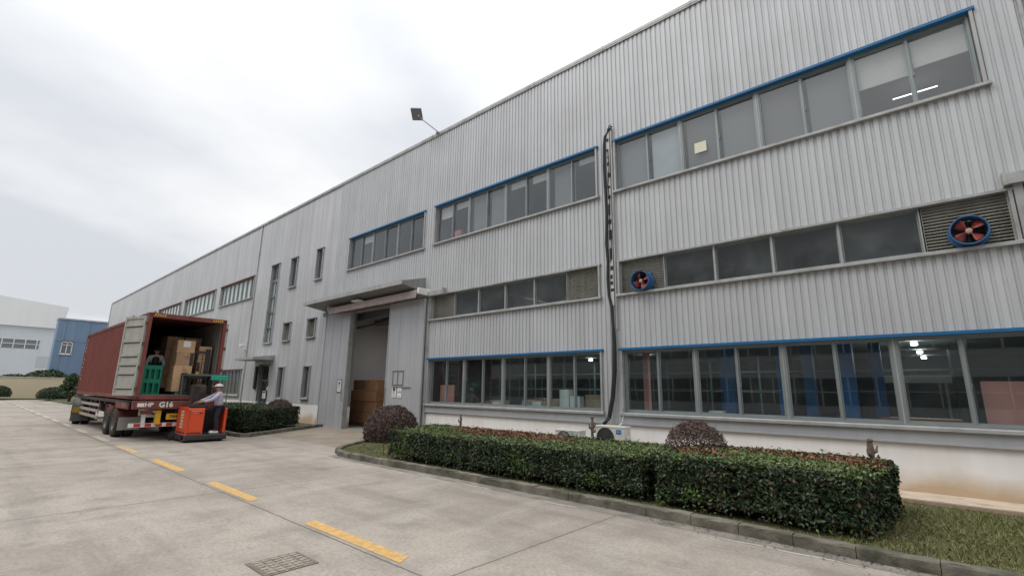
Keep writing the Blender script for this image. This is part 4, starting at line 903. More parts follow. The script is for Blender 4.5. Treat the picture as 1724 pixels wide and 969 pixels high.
# local x: toward rear (+) ... front of the mast at -x ; y to the right in the photo
q = MB(); q.cbox(-1.5, .0, .0, 1.28, .06, .25, .03); q.cbox(-1.55, -1.2, -.06, .3, .05, .3, .04); q.build('base', DGREY, ft)
q = MB(); q.extr([(-1.15, .25), (-.02, .25), (-.03, 1.08), (-.10, 1.14), (-1.05, 1.14), (-1.15, 1.06)], 'y', .02, .50); b_ = q.build('battery_cover', ORANGE, ft, bevel=.02)
q = MB(); q.cbox(-1.1, -.05, .04, .60, 1.14, 1.20, .015); q.build('top_pad', BLACK, ft)
q = MB(); q.box(-.028, -.018, .07, .075, .3, 1.05); q.box(-.018, -.012, .34, .42, .93, .97); q.build('panel_seam', DGREY, b_)
text('CROWD', .11, face_mtx((-.010, .25, 1.02), (0, 1, 0), (0, 0, 1)), mat('pale_orange', (.75, .3, .2), .6), b_).name = 'lettering'
bpy.data.objects.remove([o for o in b_.children if o.name.startswith('lettering')][0])
q = MB(); q.box(-.018, -.012, .12, .42, 1.0, 1.03); q.box(-.018, -.012, .14, .36, .94, .955); q.build('print', mat('pale_orange', (.75, .3, .2), .6), b_)
q = MB()
for i in range(6): q.box(-.75, -.45, .012, .018, .45+i*.1, .52+i*.1)
q.build('side_lettering', mat('cream_print', (.75, .55, .4), .6), b_)
q = MB(); q.cbox(-1.1, -.05, 1.14, 1.22, .25, 1.12, .03); q.build('back_guard', ORANGE, ft)
q = MB(); q.cbox(-1.12, -1.0, .5, 1.14, .25, 1.05, .02); q.cbox(-1.0, -.4, .52, .62, 1.1, 1.22, .03); q.build('console', BLACK, ft)
q = MB(); q.tube([(-.7, .6, 1.2), (-.66, .64, 1.34)], .02); q.lathe([(0, 0), (0, .03), (.05, .03), (.05, 0)], (-.66, .64, 1.33), (0, 0, 1), 10); q.build('control_lever', BLACK, ft)
for s_ in ((-1.35, .1), (-.25, .2), (-.25, 1.05), (-1.35, 1.15)):
    q = MB(); q.lathe([(-.06, .0), (-.06, .1), (-.05, .12), (.05, .12), (.06, .1), (.06, 0)], (s_[0], s_[1] - (.14 if s_[1] < .5 else -.1), .12), (0, 1, 0), 20); q.build('wheel', TYRE, ft)
q = MB()
for y in (.05, .92): q.cbox(-1.64, -1.48, y, y+.17, .1, 2.3, .01)
q.box(-1.6, -1.52, .25, .88, 2.1, 2.2); q.box(-1.6, -1.52, .25, .88, 1.25, 1.33); q.build('mast_outer', DGREY, ft)
q = MB()
for y in (.24, .77): q.cbox(-1.79, -1.65, y, y+.13, .3, 3.2, .01)
q.box(-1.72, -1.66, .36, .77, 3.05, 3.12); q.tube([(-1.68, .56, .3), (-1.68, .56, 2.7)], .04); q.build('mast_inner', DGREY, ft)
q = MB()
for y in (.22, .86): q.box(-2.9, -1.8, y, y+.1, 1.45, 1.49)
for z in (1.5, 1.8, 2.1): q.box(-1.84, -1.78, .15, 1.05, z, z+.08)
for y in (.2, .5, .8, 1.0): q.box(-1.83, -1.79, y, y+.04, 1.45, 2.7)
q.build('fork_carriage', DGREY, ft)
q = MB(); q.box(-1.5, -.1, .05, .1, 2.2, 2.25); q.box(-1.5, -.1, 1.12, 1.17, 2.2, 2.25)
for x in (-1.45, -1.2, -.95, -.7, -.45, -.15): q.box(x, x+.04, .1, 1.12, 2.205, 2.245)
q.tube([(-.12, 1.14, 2.2), (-.12, 1.14, 1.1)], .018); q.tube([(-1.1, 1.14, 2.2), (-1.1, 1.14, 1.1)], .025); q.tube([(-1.48, .08, 2.2), (-1.4, .08, 1.1)], .028)
q.build('overhead_guard', mat('guard_grey', (.12, .14, .13), .5), ft)
q = MB(); q.cbox(-.09, -.06, .56, 1.1, 2.05, 2.21, .01); q.build('green_plate', mat('teal_plate', (.01, .36, .24), .5), ft)
q = MB(); q.cbox(-1.45, -1.1, .3, .8, 1.2, 1.9, .06); q.lathe([(0, 0), (0, .12), (.3, .12), (.3, 0)], (-1.3, .45, 1.5), (0, 1, 0), 14); q.build('mast_motor', CHAS, ft)
q = MB()
for y in (.46, .66): q.tube([(-1.66, y, 3.0), (-1.66, y, 1.5)], .012, 5)
q.tube([(-1.5, .35, 2.2), (-1.42, .3, 1.9), (-1.4, .28, 1.5), (-1.3, .3, 1.2)], .016, 6); q.tube([(-1.5, .75, 2.2), (-1.35, .85, 1.8), (-1.38, .8, 1.3)], .016, 6); build_split(q, 'hose', BLACK, ft)
q = MB(); q.lathe([(0, 0), (0, .05), (.08, .045), (.08, 0)], (-.4, .2, 2.25), (0, 0, 1), 14); q.build('beacon', mat('amber', (.6, .25, .02), .3), ft)
q = MB(); q.box(-1.02, -.12, .014, .0195, .29, .33); q.box(-.0185, -.012, .06, .46, .29, .33); q.build('kick_strip', DGREY, ft)

# ------------------------------------------------------------------ people
def skin(name, nodes, edges, m, parent, sub=2, root=0):
    me = bpy.data.meshes.new(name); me.from_pydata([n_[:3] for n_ in nodes], edges, []); o = bpy.data.objects.new(name, me); C.objects.link(o)
    sm_ = o.modifiers.new('skin', 'SKIN'); sm_.use_smooth_shade = True; sv = me.skin_vertices[0].data
    for i, n_ in enumerate(nodes): r_ = n_[3]; sv[i].radius = (r_, r_) if not isinstance(r_, tuple) else r_; sv[i].use_root = (i == root)
    s2 = o.modifiers.new('sub', 'SUBSURF'); s2.levels = sub; s2.render_levels = sub
    dg = bpy.context.evaluated_depsgraph_get(); m2 = bpy.data.meshes.new_from_object(o.evaluated_get(dg)); bpy.data.objects.remove(o)
    for p_ in m2.polygons: p_.use_smooth = True
    m2.materials.clear(); m2.materials.append(m); o = bpy.data.objects.new(name, m2); C.objects.link(o)
    if parent: o.parent = parent
    return o
SKIN = mat('skin', (.42, .24, .17), .55)
def ball(c_, rx, ry, rz, q, n_=12, z0=-1, z1=1):
    vs = []; fs = []
    for i in range(n_+1):
        ph = math.asin(z0)+(math.asin(z1)-math.asin(z0))*i/n_
        for k_ in range(16): a = 2*math.pi*k_/16; vs.append((c_[0]+rx*math.cos(ph)*math.cos(a), c_[1]+ry*math.cos(ph)*math.sin(a), c_[2]+rz*math.sin(ph)))
    for i in range(n_):
        for k_ in range(16): fs.append((i*16+k_, i*16+(k_+1) % 16, (i+1)*16+(k_+1) % 16, (i+1)*16+k_))
    q.add(vs, fs, True)
def person(loc, rz, pose, shirt, trous, label, cap=None, vest=None):
    """local: faces +x"""
    e = empty('person', loc, rz, label=label, cat='person')
    P = pose
    names = ['pelvis', 'waist', 'chest', 'neckb', 'neck', 'head', 'headt', 'shL', 'elL', 'wrL', 'haL', 'shR', 'elR', 'wrR', 'haR', 'hiL', 'knL', 'anL', 'toL', 'hiR', 'knR', 'anR', 'toR']
    rad = dict(pelvis=.125, waist=.115, chest=.135, neckb=.07, neck=.055, head=.085, headt=.075, shL=.062, elL=.045, wrL=.03, haL=.025, shR=.062, elR=.045, wrR=.03, haR=.025, hiL=.085, knL=.06, anL=.042, toL=.035, hiR=.085, knR=.06, anR=.042, toR=.035)
    ed = [('pelvis', 'waist'), ('waist', 'chest'), ('chest', 'neckb'), ('neckb', 'neck'), ('neck', 'head'), ('head', 'headt'), ('chest', 'shL'), ('shL', 'elL'), ('elL', 'wrL'), ('wrL', 'haL'), ('chest', 'shR'), ('shR', 'elR'), ('elR', 'wrR'), ('wrR', 'haR'), ('pelvis', 'hiL'), ('hiL', 'knL'), ('knL', 'anL'), ('anL', 'toL'), ('pelvis', 'hiR'), ('hiR', 'knR'), ('knR', 'anR'), ('anR', 'toR')]
    nodes = [(*P[n_], rad[n_]) for n_ in names]; edges = [(names.index(a), names.index(b)) for a, b in ed]
    # fingers and thumb rooted in the palm, so the body stays one mesh
    for s_ in 'LR':
        h = Vector(P['ha'+s_]); d = (h-Vector(P['wr'+s_])).normalized(); sd_ = d.cross(Vector((0, 0, 1))).normalized(); dn = Vector((0, 0, -1)); b = names.index('ha'+s_)
        for k_, ln in enumerate((.062, .075, .07, .052)):
            o_ = sd_*(.03-.02*k_); p1 = h+d*.035+o_; p2 = p1+d*ln*.55+dn*.012; p3 = p2+d*ln*.35+dn*.03; i0 = len(nodes)
            nodes += [(*p1, .009), (*p2, .008), (*p3, .007)]; edges += [(b, i0), (i0, i0+1), (i0+1, i0+2)]
        t1 = h+sd_*.04*(1 if s_ == 'R' else -1)-d*.01; t2 = t1+d*.04+sd_*.012*(1 if s_ == 'R' else -1)+dn*.01; i0 = len(nodes); nodes += [(*t1, .011), (*t2, .009)]; edges += [(b, i0), (i0, i0+1)]
    skin('body', nodes, edges, SKIN, e, 2)
    hd = (Vector(P['head'])+Vector(P['headt']))/2
    q = MB(); ball(hd+Vector((-.012, 0, .02)), .108, .09, .118, q, z0=-.2); q.build('hair', mat('hair', (.015, .012, .01), .7), e)
    q = MB()
    for s_ in (-1, 1): ball(hd+Vector((-.0, s_*.088, -.01)), .018, .012, .03, q, 6)
    ball(hd+Vector((.098, 0, -.02)), .02, .013, .022, q, 6); q.build('face', SKIN, e)
    q = MB()
    for s_ in (-1, 1): ball(hd+Vector((.083, s_*.032, .012)), .012, .012, .008, q, 6)
    q.build('eye', BLACK, e)
    def sub(ns, es, grow, name, m): return skin(name, [(*P[n_], rad[n_]+grow) if not isinstance(n_, tuple) else n_ for n_ in ns], [(ns.index(a), ns.index(b)) for a, b in es], m, e, 2)
    hem = tuple(P['pelvis'][:2])+(P['pelvis'][2]-.05,)
    P2 = dict(P); rad['hem'] = .125; P['hem'] = hem
    sub(['hem', 'waist', 'chest', 'neckb', 'shL', 'elL', 'wrL', 'shR', 'elR', 'wrR'], [('hem', 'waist'), ('waist', 'chest'), ('chest', 'neckb'), ('chest', 'shL'), ('shL', 'elL'), ('elL', 'wrL'), ('chest', 'shR'), ('shR', 'elR'), ('elR', 'wrR')], .02, 'shirt', shirt)
    sub(['pelvis', 'hiL', 'knL', 'anL', 'hiR', 'knR', 'anR'], [('pelvis', 'hiL'), ('hiL', 'knL'), ('knL', 'anL'), ('pelvis', 'hiR'), ('hiR', 'knR'), ('knR', 'anR')], .018, 'trousers', trous)
    for s_ in 'LR':
        a = Vector(P['an'+s_]); t = Vector(P['to'+s_]); q = MB(); d = (t-a); d.z = 0; L_ = d.length; d.normalize(); c_ = a+d*.04
        ang = math.atan2(d.y, d.x); q.cbox(c_.x-.10, c_.x+.16, c_.y-.045, c_.y+.045, -.0, .09, .03, rot=RZ(ang), piv=(c_.x, c_.y, 0)); q.build('shoe', WHITE, e)
    if cap:
        q = MB(); ball(hd+Vector((-.01, 0, .03)), .122, .104, .11, q, z0=.1); q.lathe([(0, .122), (.028, .122), (.028, .11), (0, .11)], hd+Vector((-.01, 0, .03)), (0, 0, 1), 20, True)
        q.cbox(hd.x+.08, hd.x+.18, hd.y-.07, hd.y+.07, hd.z+.03, hd.z+.042, .004); q.build('cap', cap, e)
    if vest: sub(['hem', 'waist', 'chest', 'neckb'], [('hem', 'waist'), ('waist', 'chest'), ('chest', 'neckb')], .045, 'vest', vest)
    return e
LIL = mat('lilac_shirt', (.50, .49, .60), .8, var=.06, vscale=12, bump=.3, bscale=14); NAVY = mat('navy_trousers', (.02, .022, .035), .8, var=.2, vscale=10)
POSE1 = dict(pelvis=(0, 0, .93), waist=(.01, 0, 1.08), chest=(.04, 0, 1.30), neckb=(.05, 0, 1.46), neck=(.06, 0, 1.52), head=(.075, 0, 1.59), headt=(.07, 0, 1.67),
    shL=(.05, .18, 1.40), elL=(.22, .22, 1.20), wrL=(.44, .16, 1.12), haL=(.52, .14, 1.10), shR=(.06, -.18, 1.40), elR=(.28, -.2, 1.24), wrR=(.50, -.16, 1.13), haR=(.58, -.15, 1.10),
    hiL=(0, .09, .88), knL=(.05, .10, .50), anL=(-.01, .10, .09), toL=(.12, .12, .04), hiR=(0, -.09, .88), knR=(.04, -.10, .50), anR=(-.03, -.10, .09), toR=(.10, -.12, .04))
wk = person((-19.1, 6.14, .25), R(-100), POSE1, LIL, NAVY, 'person in a white cap, lilac shirt and dark trousers driving the orange reach truck', cap=WHITE); wk.scale = (1.12, 1.14, .955)
POSE2 = dict(pelvis=(0, 0, .93), waist=(.02, 0, 1.08), chest=(.06, 0, 1.28), neckb=(.09, 0, 1.42), neck=(.10, 0, 1.48), head=(.13, 0, 1.54), headt=(.13, 0, 1.61),
    shL=(.07, .18, 1.36), elL=(.08, .27, 1.12), wrL=(.25, .24, 1.0), haL=(.33, .23, .98), shR=(.07, -.18, 1.36), elR=(.08, -.27, 1.12), wrR=(.25, -.24, 1.0), haR=(.33, -.23, .98),
    hiL=(0, .09, .88), knL=(.08, .10, .50), anL=(0, .10, .09), toL=(.13, .12, .04), hiR=(0, -.09, .88), knR=(.08, -.10, .50), anR=(0, -.10, .09), toR=(.13, -.12, .04))
person((-21.9, 4.68, 1.525), R(-8), POSE2, mat('white_shirt', (.55, .56, .57), .8), NAVY, 'person in a black vest over a pale shirt inside the container behind the green pallets', vest=BLACK)

# ------------------------------------------------------------------ foliage
def leaf_mat(name, rough=.45):
    m = mat(name, (1, 1, 1), rough, tint=True, spec=.4); return m
LEAF = leaf_mat('leaf')
def leaf_mesh(name, cen, nrm, size, tint, parent=None, spread=.8, asp=.5, **tags):
    n_ = len(cen); rn = rng.normal(size=(n_, 3)); nn = nrm+spread*rn; nn /= np.linalg.norm(nn, axis=1)[:, None]
    t = rng.normal(size=(n_, 3)); t -= (t*nn).sum(1)[:, None]*nn; t /= np.linalg.norm(t, axis=1)[:, None]; b = np.cross(nn, t)
    s_ = (size*rng.uniform(.65, 1.3, n_))[:, None]
    v = np.stack([cen-t*s_*.5, cen+b*s_*asp*.5+nn*s_*.08, cen+t*s_*.55, cen-b*s_*asp*.5+nn*s_*.08], 1).reshape(-1, 3)
    me = bpy.data.meshes.new(name); me.vertices.add(4*n_); me.vertices.foreach_set('co', v.astype(np.float32).ravel()); me.loops.add(4*n_); me.loops.foreach_set('vertex_index', np.arange(4*n_, dtype=np.int32))
    me.polygons.add(n_); me.polygons.foreach_set('loop_start', np.arange(0, 4*n_, 4, dtype=np.int32)); me.update(calc_edges=True)
    a = me.attributes.new('tint', 'FLOAT_COLOR', 'POINT'); cc = np.concatenate([np.repeat(tint, 4, 0), np.ones((4*n_, 1))], 1).astype(np.float32); a.data.foreach_set('color', cc.ravel())
    me.materials.append(LEAF); o = bpy.data.objects.new(name, me); C.objects.link(o)
    if parent: o.parent = parent
    tag(o, **tags); return o
def vnoise(p, seed=0):
    x = p[:, 0]; y = p[:, 1]; z = p[:, 2]; s_ = seed*1.7
    return (np.sin(x*2.3+s_)+np.sin(y*3.1+s_*2+x)+np.sin(z*4.7+s_+y*1.3)+.6*np.sin(x*6.1+z*5+s_)+.5*np.sin(y*8.3+x*7.1+s_))/4.1
def greens(n_, base, var=.35):
    k_ = rng.uniform(1-var, 1+var, n_)[:, None]; h = rng.normal(0, .12, n_)
    c_ = np.array(base)[None]*k_; c_[:, 0] *= 1+h*1.2; return np.clip(c_, .003, .8)
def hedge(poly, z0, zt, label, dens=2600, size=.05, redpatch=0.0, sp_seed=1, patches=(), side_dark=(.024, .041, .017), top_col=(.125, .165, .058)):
    e = empty('hedge', (np.mean([p[0] for p in poly]), np.mean([p[1] for p in poly]), z0), label=label, cat='hedge', group='clipped hedges in front of the factory'); off = np.array(e.location)
    n_ = len(poly); P = np.array(poly, float); cen = []; nrm = []; tn = []; top = []
    for i in range(n_):
        a = P[i]; b = P[(i+1) % n_]; L_ = np.linalg.norm(b-a); d = (b-a)/L_; nv = np.array([d[1], -d[0]]); m_ = int(L_*(zt-z0)*dens*1.15)
        t = rng.random(m_)*L_; z = z0+.05+(rng.random(m_)**.85)*(zt-z0-.02); dep = rng.exponential(.07, m_)-.035
        pt = np.c_[a[0]+d[0]*t-nv[0]*dep, a[1]+d[1]*t-nv[1]*dep, z]; bul = vnoise(pt*2.2, sp_seed)*.075+vnoise(pt*5.5, sp_seed+2)*.03; edge = np.clip((z-(zt-.10))/.10, 0, 1)**2*.04
        pt[:, 0] += nv[0]*(bul-edge); pt[:, 1] += nv[1]*(bul-edge); keep = ((z > z0+.16) | (rng.random(m_) < .35)) & ((vnoise(pt*4.3, 11+sp_seed) > -.52) | (rng.random(m_) < .3))
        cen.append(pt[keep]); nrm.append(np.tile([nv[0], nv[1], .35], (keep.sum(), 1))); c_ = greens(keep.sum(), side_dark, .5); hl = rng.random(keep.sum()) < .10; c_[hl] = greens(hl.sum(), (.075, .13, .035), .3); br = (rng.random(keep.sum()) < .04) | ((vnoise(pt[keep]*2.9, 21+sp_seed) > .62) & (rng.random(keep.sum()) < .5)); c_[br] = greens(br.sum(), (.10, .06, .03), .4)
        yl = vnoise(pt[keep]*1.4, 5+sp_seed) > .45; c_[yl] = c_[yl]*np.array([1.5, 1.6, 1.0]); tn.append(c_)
    mn = P.min(0); mxp = P.max(0); m_ = int((mxp-mn).prod()*dens*.95); pt = np.c_[rng.uniform(mn[0], mxp[0], m_), rng.uniform(mn[1], mxp[1], m_)]
    ins = np.ones(m_, bool)
    for i in range(n_):
        a = P[i]; b = P[(i+1) % n_]; d = b-a; ins &= ((pt[:, 0]-a[0])*d[1]-(pt[:, 1]-a[1])*d[0]) <= .02
    pt = pt[ins]; z = zt-rng.exponential(.03, len(pt))+.015; p3 = np.c_[pt, z]; p3[:, 2] += vnoise(p3*2.5, sp_seed+3)*.035; kk = (vnoise(p3*3.7, 31+sp_seed) > -.6) | (rng.random(len(p3)) < .5); p3 = p3[kk]
    spk = rng.random(len(p3)) < .03; p3[spk, 2] += rng.random(spk.sum())*.08
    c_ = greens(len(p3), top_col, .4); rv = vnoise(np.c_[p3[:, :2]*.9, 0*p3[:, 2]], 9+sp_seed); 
    mk = np.zeros(len(p3)); cl_ = vnoise(np.c_[p3[:, :2]*2.7, 0*p3[:, 2]], 7)
    for (px_, py_, rx_, ry_, st_) in patches:
        d2 = ((p3[:, 0]-px_)/rx_)**2+((p3[:, 1]-py_)/ry_)**2; mk = np.maximum(mk, st_*np.clip(1.25-d2+.35*cl_, 0, 1))
    red = rng.random(len(p3)) < mk*.85; c_[red] = greens(red.sum(), (.21, .085, .05), .5); spk = red & (rng.random(len(p3)) < .25); p3[spk, 2] += rng.random(spk.sum())*.06
    cen.append(p3); nrm.append(np.tile([0, 0, 1.], (len(p3), 1))); tn.append(c_)
    cen = np.vstack(cen)-off; o = leaf_mesh('foliage', cen, np.vstack(nrm), size, np.vstack(tn), e, spread=.75)
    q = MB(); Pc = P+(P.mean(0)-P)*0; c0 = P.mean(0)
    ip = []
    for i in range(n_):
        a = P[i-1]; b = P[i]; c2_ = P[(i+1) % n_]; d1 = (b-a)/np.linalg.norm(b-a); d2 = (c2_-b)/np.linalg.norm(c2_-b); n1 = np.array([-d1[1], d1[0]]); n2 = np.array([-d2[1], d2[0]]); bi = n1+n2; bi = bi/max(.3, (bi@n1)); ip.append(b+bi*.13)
    q.prism([(p[0]-off[0], p[1]-off[1]) for p in ip], .12, zt-z0-.07); q.build('dark_core', mat('hedge_core', (.018, .026, .012), .95, var=.4, vscale=12), e)  # solid dark core that closes the view between the leaves
    q = MB()
    for i in range(int((mxp[0]-mn[0])*2)):
        x = rng.uniform(mn[0]+.25, mxp[0]-.25)-off[0]; y = P[:, 1].min()+rng.uniform(.1, .3)-off[1]; q.tube([(x, y, 0), (x+rng.uniform(-.05, .05), y, .3)], .012, 5)
    build_split(q, 'stem', mat('stem_brown', (.06, .045, .03), .9), e); return e
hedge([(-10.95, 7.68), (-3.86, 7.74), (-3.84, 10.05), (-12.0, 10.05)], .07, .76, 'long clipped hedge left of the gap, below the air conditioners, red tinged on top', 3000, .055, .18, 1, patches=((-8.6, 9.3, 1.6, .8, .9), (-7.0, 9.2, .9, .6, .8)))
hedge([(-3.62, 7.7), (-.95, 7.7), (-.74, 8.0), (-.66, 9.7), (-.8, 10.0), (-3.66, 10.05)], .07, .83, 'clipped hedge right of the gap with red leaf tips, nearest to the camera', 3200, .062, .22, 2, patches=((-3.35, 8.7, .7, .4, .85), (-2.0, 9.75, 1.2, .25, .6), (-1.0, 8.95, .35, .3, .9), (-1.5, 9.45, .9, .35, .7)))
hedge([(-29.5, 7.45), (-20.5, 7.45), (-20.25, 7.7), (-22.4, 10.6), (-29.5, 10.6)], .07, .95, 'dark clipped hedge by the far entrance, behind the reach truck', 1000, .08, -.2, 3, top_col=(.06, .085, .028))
def dome(cx, cy, z0, r_, rz, top, label, col, n_, size, name='dome_shrub', cat='shrub', group='round clipped shrubs', core=.8, full=False, hole=.0, pink=.12):
    e = empty(name, (cx, cy, z0), label=label, cat=cat, group=group); v = rng.normal(size=(n_, 3)); v /= np.linalg.norm(v, axis=1)[:, None]
    if not full: v[:, 2] = np.where(v[:, 2] < -.45, -v[:, 2], v[:, 2])
    rad = 1-rng.exponential(.06 if not hole else .10, n_); rad *= 1+.035*vnoise(v*2.2, 2+int(abs(cx)))+.05*vnoise(v*7, 3); st_ = rng.random(n_) < .03; rad[st_] *= rng.uniform(1.0, 1.09, st_.sum()); c_ = v*np.array([r_, r_, rz])*rad[:, None]; c_[:, 2] += top-rz-z0; keep = c_[:, 2] > 0; c_ = c_[keep]; v = v[keep]
    tn = greens(len(c_), col, .45); pk = rng.random(len(c_)) < pink; tn[pk] = greens(pk.sum(), (.20, .12, .11), .4)
    leaf_mesh('foliage', c_, v, size, tn, e, spread=.9, asp=.6)
    q = MB(); ball((0, 0, top-rz-z0), r_*core, r_*core, rz*core, q, z0=-.5 if not full else -1); q.build('inner_core', mat('leaf_core_'+name, tuple(k_*.45 for k_ in col), .95), e) if core > 0 else None  # solid core in a darkened leaf colour behind the foliage
    q = MB(); q.tube([(0, 0, -.02), (0, 0, max(.1, top-rz-z0))], .05, 6)
    for k_ in range(26):
        a = k_*2.4; el = .25+1.1*((k_*7) % 11)/11; zc = top-rz-z0; ex = Vector((r_*math.cos(el)*math.cos(a), r_*math.cos(el)*math.sin(a), zc+rz*math.sin(el))); q.tube([(0, 0, .1), ex*.5, ex*1.0, ex*1.06], [.012, .009, .005, .003], 5)
    q.build('trunk', mat('bark', (.09, .065, .05), .9, var=.2), e); return e
PUR = (.105, .072, .060)
dome(-14.6, 10.25, .07, .95, .86, 1.27, 'large round brown-purple shrub at the corner of the bed by the loading door', PUR, 26000, .042, core=.86)
dome(-3.72, 9.75, .07, .60, .60, 1.31, 'round brown-purple shrub rising out of the hedge at the gap, thin in the middle', PUR, 9500, .034, core=0, hole=1, pink=.2)
dome(-22.9, 9.9, .07, .62, .5, 1.28, 'small round purplish shrub above the far hedge beside the entrance', (.1, .07, .06), 6000, .05, core=.8)
# pruned stubs
def stub(x, y, z1, label, s_=1.0):
    e = empty('pruned_trunk', (x, y, .07), label=label, cat='trunk', group='pruned bare trunks behind the hedge'); q = MB(); h = z1-.07
    q.tube([(0, 0, 0), (.015, 0, h*.4), (-.01, .01, h*.7), (.01, 0, h*.85), (0, 0, h)], [.04*s_, .035*s_, .03*s_, .035*s_, .022*s_], 8); q.build('trunk', mat('stub_bark', (.17, .13, .10), .9, var=.3, vscale=20, bump=.6, bscale=60), e)
    q = MB()
    for k_ in range(5): a = k_*2.1; q.tube([(0, 0, h*.72+.03*k_), (.06*math.cos(a)*s_, .06*math.sin(a)*s_, h*.74+.04*k_), (.08*math.cos(a)*s_, .08*math.sin(a)*s_, h*.80+.045*k_)], [.022*s_, .028*s_, .012*s_], 6)
    ball((0, 0, h), .04*s_, .04*s_, .035*s_, q, 6); q.build('knob', mat('stub_bark', (.17, .13, .10)), e)
stub(-10.9, 10.1, 1.10, 'thin bare pruned trunk behind the left part of the long hedge', .8); stub(-6.2, 9.95, 1.25, 'twisted bare pruned trunk in front of the two outdoor units', 1.1); stub(-.93, 9.9, 1.14, 'knobbly pruned trunk at the right end of the hedge, before the white wall', 1.1)

# grass
def grass(x0, x1, y0, y1, n_, h, label, cols=((.13, .18, .045), (.24, .21, .09)), zb=.06, avoid=None):
    x = rng.uniform(x0, x1, n_); y = rng.uniform(y0, y1, n_); p = np.c_[x, y, 0*x]; k_ = vnoise(p*1.6, 4)+rng.normal(0, .35, n_) > -.35
    if avoid is not None: k_ &= ~avoid(x, y)
    x, y = x[k_], y[k_]; n_ = len(x); a = rng.uniform(0, 6.28, n_); hh = h*rng.uniform(.4, 1.3, n_); w_ = .006; ln = rng.uniform(.3, 1.4, n_)*hh; b_ = rng.uniform(0, 6.28, n_)
    v = np.stack([np.c_[x-w_*np.cos(a), y-w_*np.sin(a), np.full(n_, zb)], np.c_[x+w_*np.cos(a), y+w_*np.sin(a), np.full(n_, zb)], np.c_[x+ln*np.cos(b_), y+ln*np.sin(b_), zb+hh]], 1).reshape(-1, 3)
    me = bpy.data.meshes.new('grass'); me.vertices.add(3*n_); me.vertices.foreach_set('co', v.astype(np.float32).ravel()); me.loops.add(3*n_); me.loops.foreach_set('vertex_index', np.arange(3*n_, dtype=np.int32)); me.polygons.add(n_); me.polygons.foreach_set('loop_start', np.arange(0, 3*n_, 3, dtype=np.int32)); me.update(calc_edges=True)
    t = rng.random(n_)[:, None]; c_ = (np.array(cols[0])*(1-t)+np.array(cols[1])*t)*rng.uniform(.6, 1.3, n_)[:, None]
    at = me.attributes.new('tint', 'FLOAT_COLOR', 'POINT'); at.data.foreach_set('color', np.concatenate([np.repeat(c_, 3, 0), np.ones((3*n_, 1))], 1).astype(np.float32).ravel()); me.materials.append(LEAF)
    o = bpy.data.objects.new('grass', me); C.objects.link(o); tag(o, label, 'grass', None, 'stuff')
grass(-1.2, 3.6, 7.35, 11.0, 56000, .06, 'patchy short grass between the kerb and the stained wall at the right')
grass(-11.2, -.9, 7.36, 7.85, 5000, .045, 'thin grass and weeds between the kerb and the hedge foot')
grass(-14.6, -11.0, 7.4, 10.2, 15000, .05, 'short grass at the left tip of the planting bed', avoid=lambda x, y: (y < 7.45+1.6*np.clip(-13.3-x, 0, 5)))
# fallen leaves
m_ = 900; p = np.c_[rng.uniform(-.8, 3.2, m_), rng.uniform(7.4, 10.6, m_), np.full(m_, .10)]
leaf_mesh('fallen_leaves', p, np.tile([0, 0, 1.], (m_, 1)), .05, greens(m_, (.16, .11, .06), .5), spread=.3, label='dry fallen leaves scattered in the grass at the right', cat='leaves', kind='stuff')
m_ = 260; p = np.c_[rng.uniform(-3.5, .5, m_), 7.16-rng.exponential(.1, m_), np.full(m_, .012)]
leaf_mesh('leaf_litter', p, np.tile([0, 0, 1.], (m_, 1)), .03, greens(m_, (.06, .045, .03), .5), spread=.2, label='dark leaf litter lying along the gutter', cat='leaves', kind='stuff')

# ------------------------------------------------------------------ background
bw = empty('boundary_wall', (-82, 0, 0), label='low cream rendered boundary wall at the far end of the yard', cat='wall')
q = MB(); q.box(0, .25, -70, 12, -.05, 2.5); q.build('wall_panel', CREAM, bw)
q = MB(); q.box(-.06, .31, -70, 12, 2.5, 2.62); q.build('coping', mat('wall_coping', (.55, .52, .46), .85), bw)
q = MB()
for y in np.arange(-66, 12, 8.0): q.box(.25, .29, y+3.0, y+3.12, 0, 2.5)
q.build('pilaster', mat('cream_shade', (.52, .44, .33), .85), bw)
q = MB(); q.prism([(-81.7, -60), (-78.9, -60), (-78.9, 6.3), (-76, 6.7), (-60, 6.9), (-60, 7.2), (-70, 12), (-81.7, 12)], -.02, .12); q.build('verge', mat('verge_grass', (.10, .11, .05), .95, var=.3, vscale=.5, dirt=((.22, .2, .15), .4, 1)), kind='structure')
bb = empty('blue_building', (-95, 8.0, 0), label='blue walled building with one small white window beyond the cream wall', cat='building')
BLW = mat('blue_render', (.19, .275, .40), .85, 0, .08, .25, .12, dirt=((.24, .32, .42), .5, .2))
q = MB(); q.box(-2.5, 0, 0, 16, 0, 11.1); q.build('wall', BLW, bb)
q = MB(); q.box(-2.6, .12, -.12, 16.1, 11.1, 11.3); q.build('parapet', mat('pale_blue', (.45, .5, .56), .8), bb)
q = MB(); q.box(.001, .02, 0, 16, 7.85, 7.92); q.box(.001, .02, 3.6, 3.66, 0, 11.1); q.box(.001, .02, .9, .95, 0, 11.1); q.build('render_joint', mat('blue_joint', (.11, .19, .3), .9), bb)
q = MB(); y0, y1, z0, z1 = .75, 2.0, 6.1, 7.85
for a, b, c_, d in ((y0, y1, z0, z0+.1), (y0, y1, z1-.1, z1), (y0, y0+.1, z0, z1), (y1-.1, y1, z0, z1), ((y0+y1)/2-.05, (y0+y1)/2+.05, z0, z1), (y0, y1, z1-.5, z1-.42)): q.box(.03, .1, a, b, c_, d)
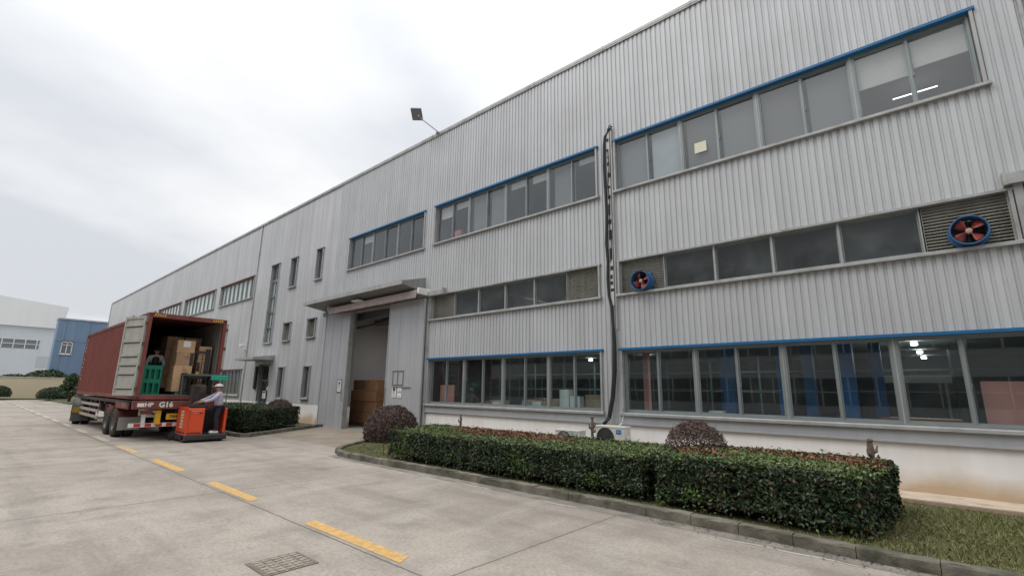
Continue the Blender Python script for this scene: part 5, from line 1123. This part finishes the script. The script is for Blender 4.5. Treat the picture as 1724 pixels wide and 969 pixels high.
q.box(.0, .15, y0-.1, y1+.1, z0-.1, z0); wf = q.build('window', WHITE, bb); q = MB(); q.box(.005, .03, y0, y1, z0, z1); q.build('pane', mat('far_pane', (.16, .18, .2), .2), wf); q = MB(); q.box(.005, .09, y0+.1, y1-.1, z1, z1+.25); q.build('shade', TRIM_D, wf)
wb = empty('white_building', (-125, 10.6, 0), label='large pale grey-white industrial building with a dark window strip, far left', cat='building')
q = MB(); q.box(-30, 0, -90, 0, 0, 12.1); q.build('wall', mat('pale_blue_grey', (.58, .62, .66), .85, 0, .03, .2, .05), wb)
q = MB(); q.extr([(-90, 12.1), (0.3, 12.1), (.6, 12.8), (.9, 16.3), (-9, 17.3), (-90, 18)], 'x', -30, .6); q.build('upper_fascia', mat('off_white_metal', (.74, .76, .76), .7, 0, .03, .15, .05), wb)
q = MB(); q.box(.0, .05, -90, -2.1, 8.1, 9.7); wf = q.build('window', mat('far_pane', (.16, .18, .2), .2), wb)
q = MB()
for y in np.arange(-40, -2, 1.5): q.box(.06, .12, y, y+.12, 8.1, 9.7)
q.box(.06, .12, -40, -2.1, 8.85, 8.95); q.box(.06, .14, -40, -2.1, 9.7, 9.8); q.build('frame', WHITE, wf)
q = MB(); q.box(.02, .04, -2.0, 0, 4.8, 6.8); q.build('wall_patch', mat('patch_grey', (.46, .5, .53), .85), wb)
# far greenery
def bush(cx, cy, z0, r_, rz, top, label, col=(.035, .06, .02), n_=3500, size=.16, name='round_bush', cat='bush'):
    return dome(cx, cy, z0, r_, rz, top, label, col, n_, size, name, cat, 'shrubs near the boundary wall', .85, False, 0, 0.0)
bush(-88, 7.4, 0, 2.9, 2.6, 3.6, 'broad dark tree crown showing over the cream wall before the blue building', n_=6000, size=.25, name='tree', cat='tree')
bush(-88, 4.4, 0, 2.2, 1.6, 2.95, 'low dark crown just topping the cream wall, left of the broader one', n_=3500, size=.25, name='tree', cat='tree')
bush(-74, 7.15, .1, 1.5, .9, 1.5, 'low round dark green bush beside the truck wheel, before the wall', n_=3500, size=.12)
bush(-78.6, 3.0, .1, 1.05, .85, 1.55, 'round bush cut off by the left edge of the photo', n_=2500, size=.12)
def cloud_tree(x, y, h, label):
    e = empty('topiary_tree', (x, y, 0), label=label, cat='tree'); cs = []; nr = []
    for k_ in range(11):
        t = k_/10; rr_ = 1.5*(1-t*.55)*(.8+.3*math.sin(k_*2.3)); a = k_*2.4; cx = .55*math.cos(a)*(1-t); cy = .75*math.sin(a)*(1-t); cz = .9+t*(h-1.3); v = rng.normal(size=(520, 3)); v /= np.linalg.norm(v, axis=1)[:, None]
        cs.append(v*np.array([rr_*.8, rr_*.8, .34])*(1-rng.exponential(.1, 520))[:, None]+[cx, cy, cz]); nr.append(v)
    cs = np.vstack(cs); leaf_mesh('crown', cs, np.vstack(nr), .16, greens(len(cs), (.04, .068, .022), .5), e)
    q = MB(); q.tube([(0, 0, 0), (.1, .1, h*.4), (0, 0, h*.85)], [.12, .09, .04], 8)
    for k_ in range(9): a = k_*2.4; z = .9+k_/10*(h-1.3); q.tube([(0, 0, z-.3), (.7*math.cos(a), .8*math.sin(a), z)], .03, 5)
    q.build('trunk', mat('bark', (.09, .065, .05)), e)
cloud_tree(-66, 7.5, 3.0, 'layered dark green topiary tree just left of the container')
cloud_tree(-63, 8.6, 3.4, 'second layered dark green tree close behind the container corner')

# factory across the road, seen only as the dark reflection in the lower panes
op = empty('opposite_factory', (0, -14, 0), label='factory across the yard, mirrored darkly in the lower window panes', cat='factory')
q = MB(); q.box(-70, 50, -8, 0, 0, 15.6); q.build('wall', mat('opp_cladding', (.34, .35, .36), .6, 0, .05, .5, .15), op)
for z0, z1 in ((1.2, 3.0), (4.6, 5.8), (8, 9.8)):
    q = MB(); q.box(-69, 49, .0, .02, z0, z1); ww = q.build('window', mat('opp_glass', (.02, .03, .03), .15), op); q = MB()
    for x in np.arange(-69, 49, 1.5): q.box(x, x+.1, .02, .06, z0, z1)
    q.box(-69, 49, .02, .05, (z0+z1)/2, (z0+z1)/2+.05); q.build('frame', TRIM, ww)
